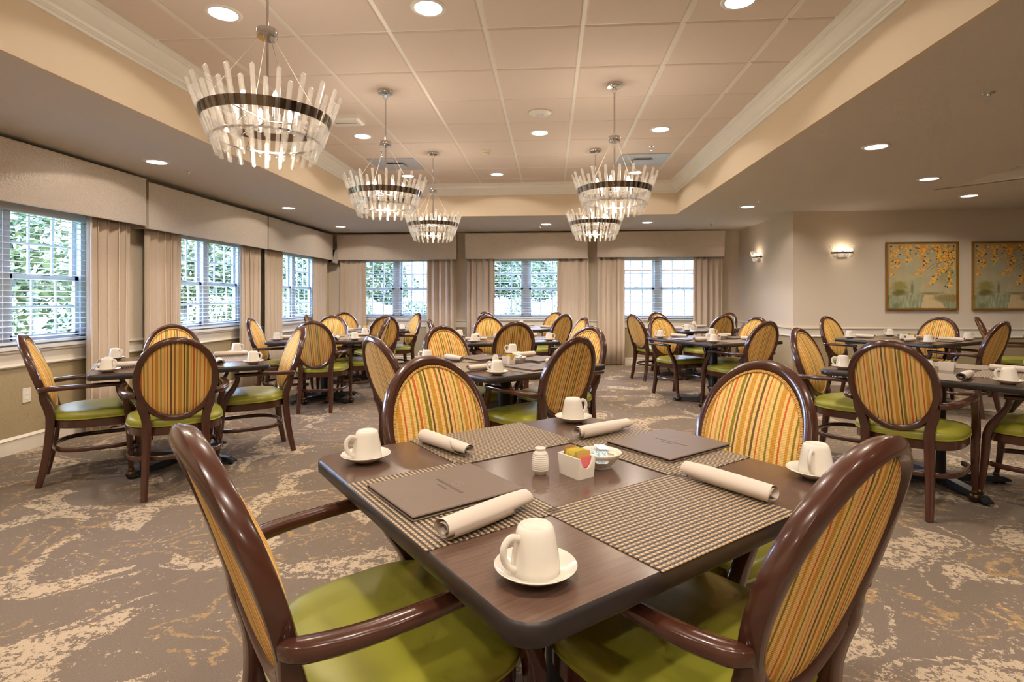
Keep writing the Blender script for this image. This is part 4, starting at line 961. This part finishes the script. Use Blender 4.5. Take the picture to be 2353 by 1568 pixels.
for k, (x, rr, hh) in enumerate(((-4.35, .5, 1.4), (-3.2, .5, 1.35), (-1.9, .5, 1.25), (-.75, .5, 1.4), (.35, .45, 1.3))): shrub(x, 12.2 + .3 * (k % 2), rr, hh, k + 1, 'leafy green shrub outside, ' + SHB[k])
tree(-10.5, 8.6, 2.7, 1.5, 0, 'leafy tree across the lawn beyond the first window-wall window'); tree(-11, 15.6, 2.8, 1.6, 1, 'leafy tree across the lawn beyond the middle window-wall window'); tree(-10, 21.3, 3.0, 1.6, 2, 'leafy tree across the lawn beyond the last window-wall window')
tree(-5.6, 15.6, 2.6, 1.15, 1, 'small leafy tree beyond the speaker-side back window'); tree(-3.55, 13.4, 4.6, 1.0, 0, 'grey-trunked tree close outside the speaker-side back window', .11); tree(-1.0, 16.6, 2.7, 1.1, 2, 'small leafy tree beyond the middle back window')
def house(x, y, rz, w_, h_, d_, m, lb):
    rt = empty('house', (x, y, -.15), rz); tag(rt, lb, 'house')
    obj('house_wall', MB().box(-w_ / 2, w_ / 2, 0, d_, 0, h_).mesh('house_wall', m, False), rt)
    obj('roof', MB().add([(-w_ / 2 - .3, -.4, h_), (w_ / 2 + .3, -.4, h_), (w_ / 2 + .3, d_ + .4, h_), (-w_ / 2 - .3, d_ + .4, h_), (-w_ / 2 - .3, d_ / 2, h_ + 1.8), (w_ / 2 + .3, d_ / 2, h_ + 1.8)], [(0, 1, 5, 4), (2, 3, 4, 5), (0, 4, 3), (1, 2, 5), (3, 2, 1, 0)]).mesh('roof', plain('pale roof shingle', (170, 166, 162), .9), False), rt)
    for k in range(int(w_ // 2.2)):
        xx = -w_ / 2 + 1.1 + k * 2.2; f = obj('house_window', MB().box(xx - .5, xx + .5, -.05, .0, .9, 2.2).mesh('house_window', M_WHITE, False), rt); obj('window_pane', MB().box(xx - .42, xx + .42, -.06, -.05, .98, 2.12).mesh('window_pane', M_DGLASS, False), f)
house(-30, 21, R(90), 16, 2.6, 6, M_SIDING, 'pale sided house across the lawn outside the window wall')
house(4.6, 24, 0, 8, 2.6, 4, M_BRICK, 'rose brick house outside the middle and brightest back windows')
house(-12, 30, 0, 10, 2.6, 5, M_SIDING, 'pale sided house far outside the speaker-side back window')
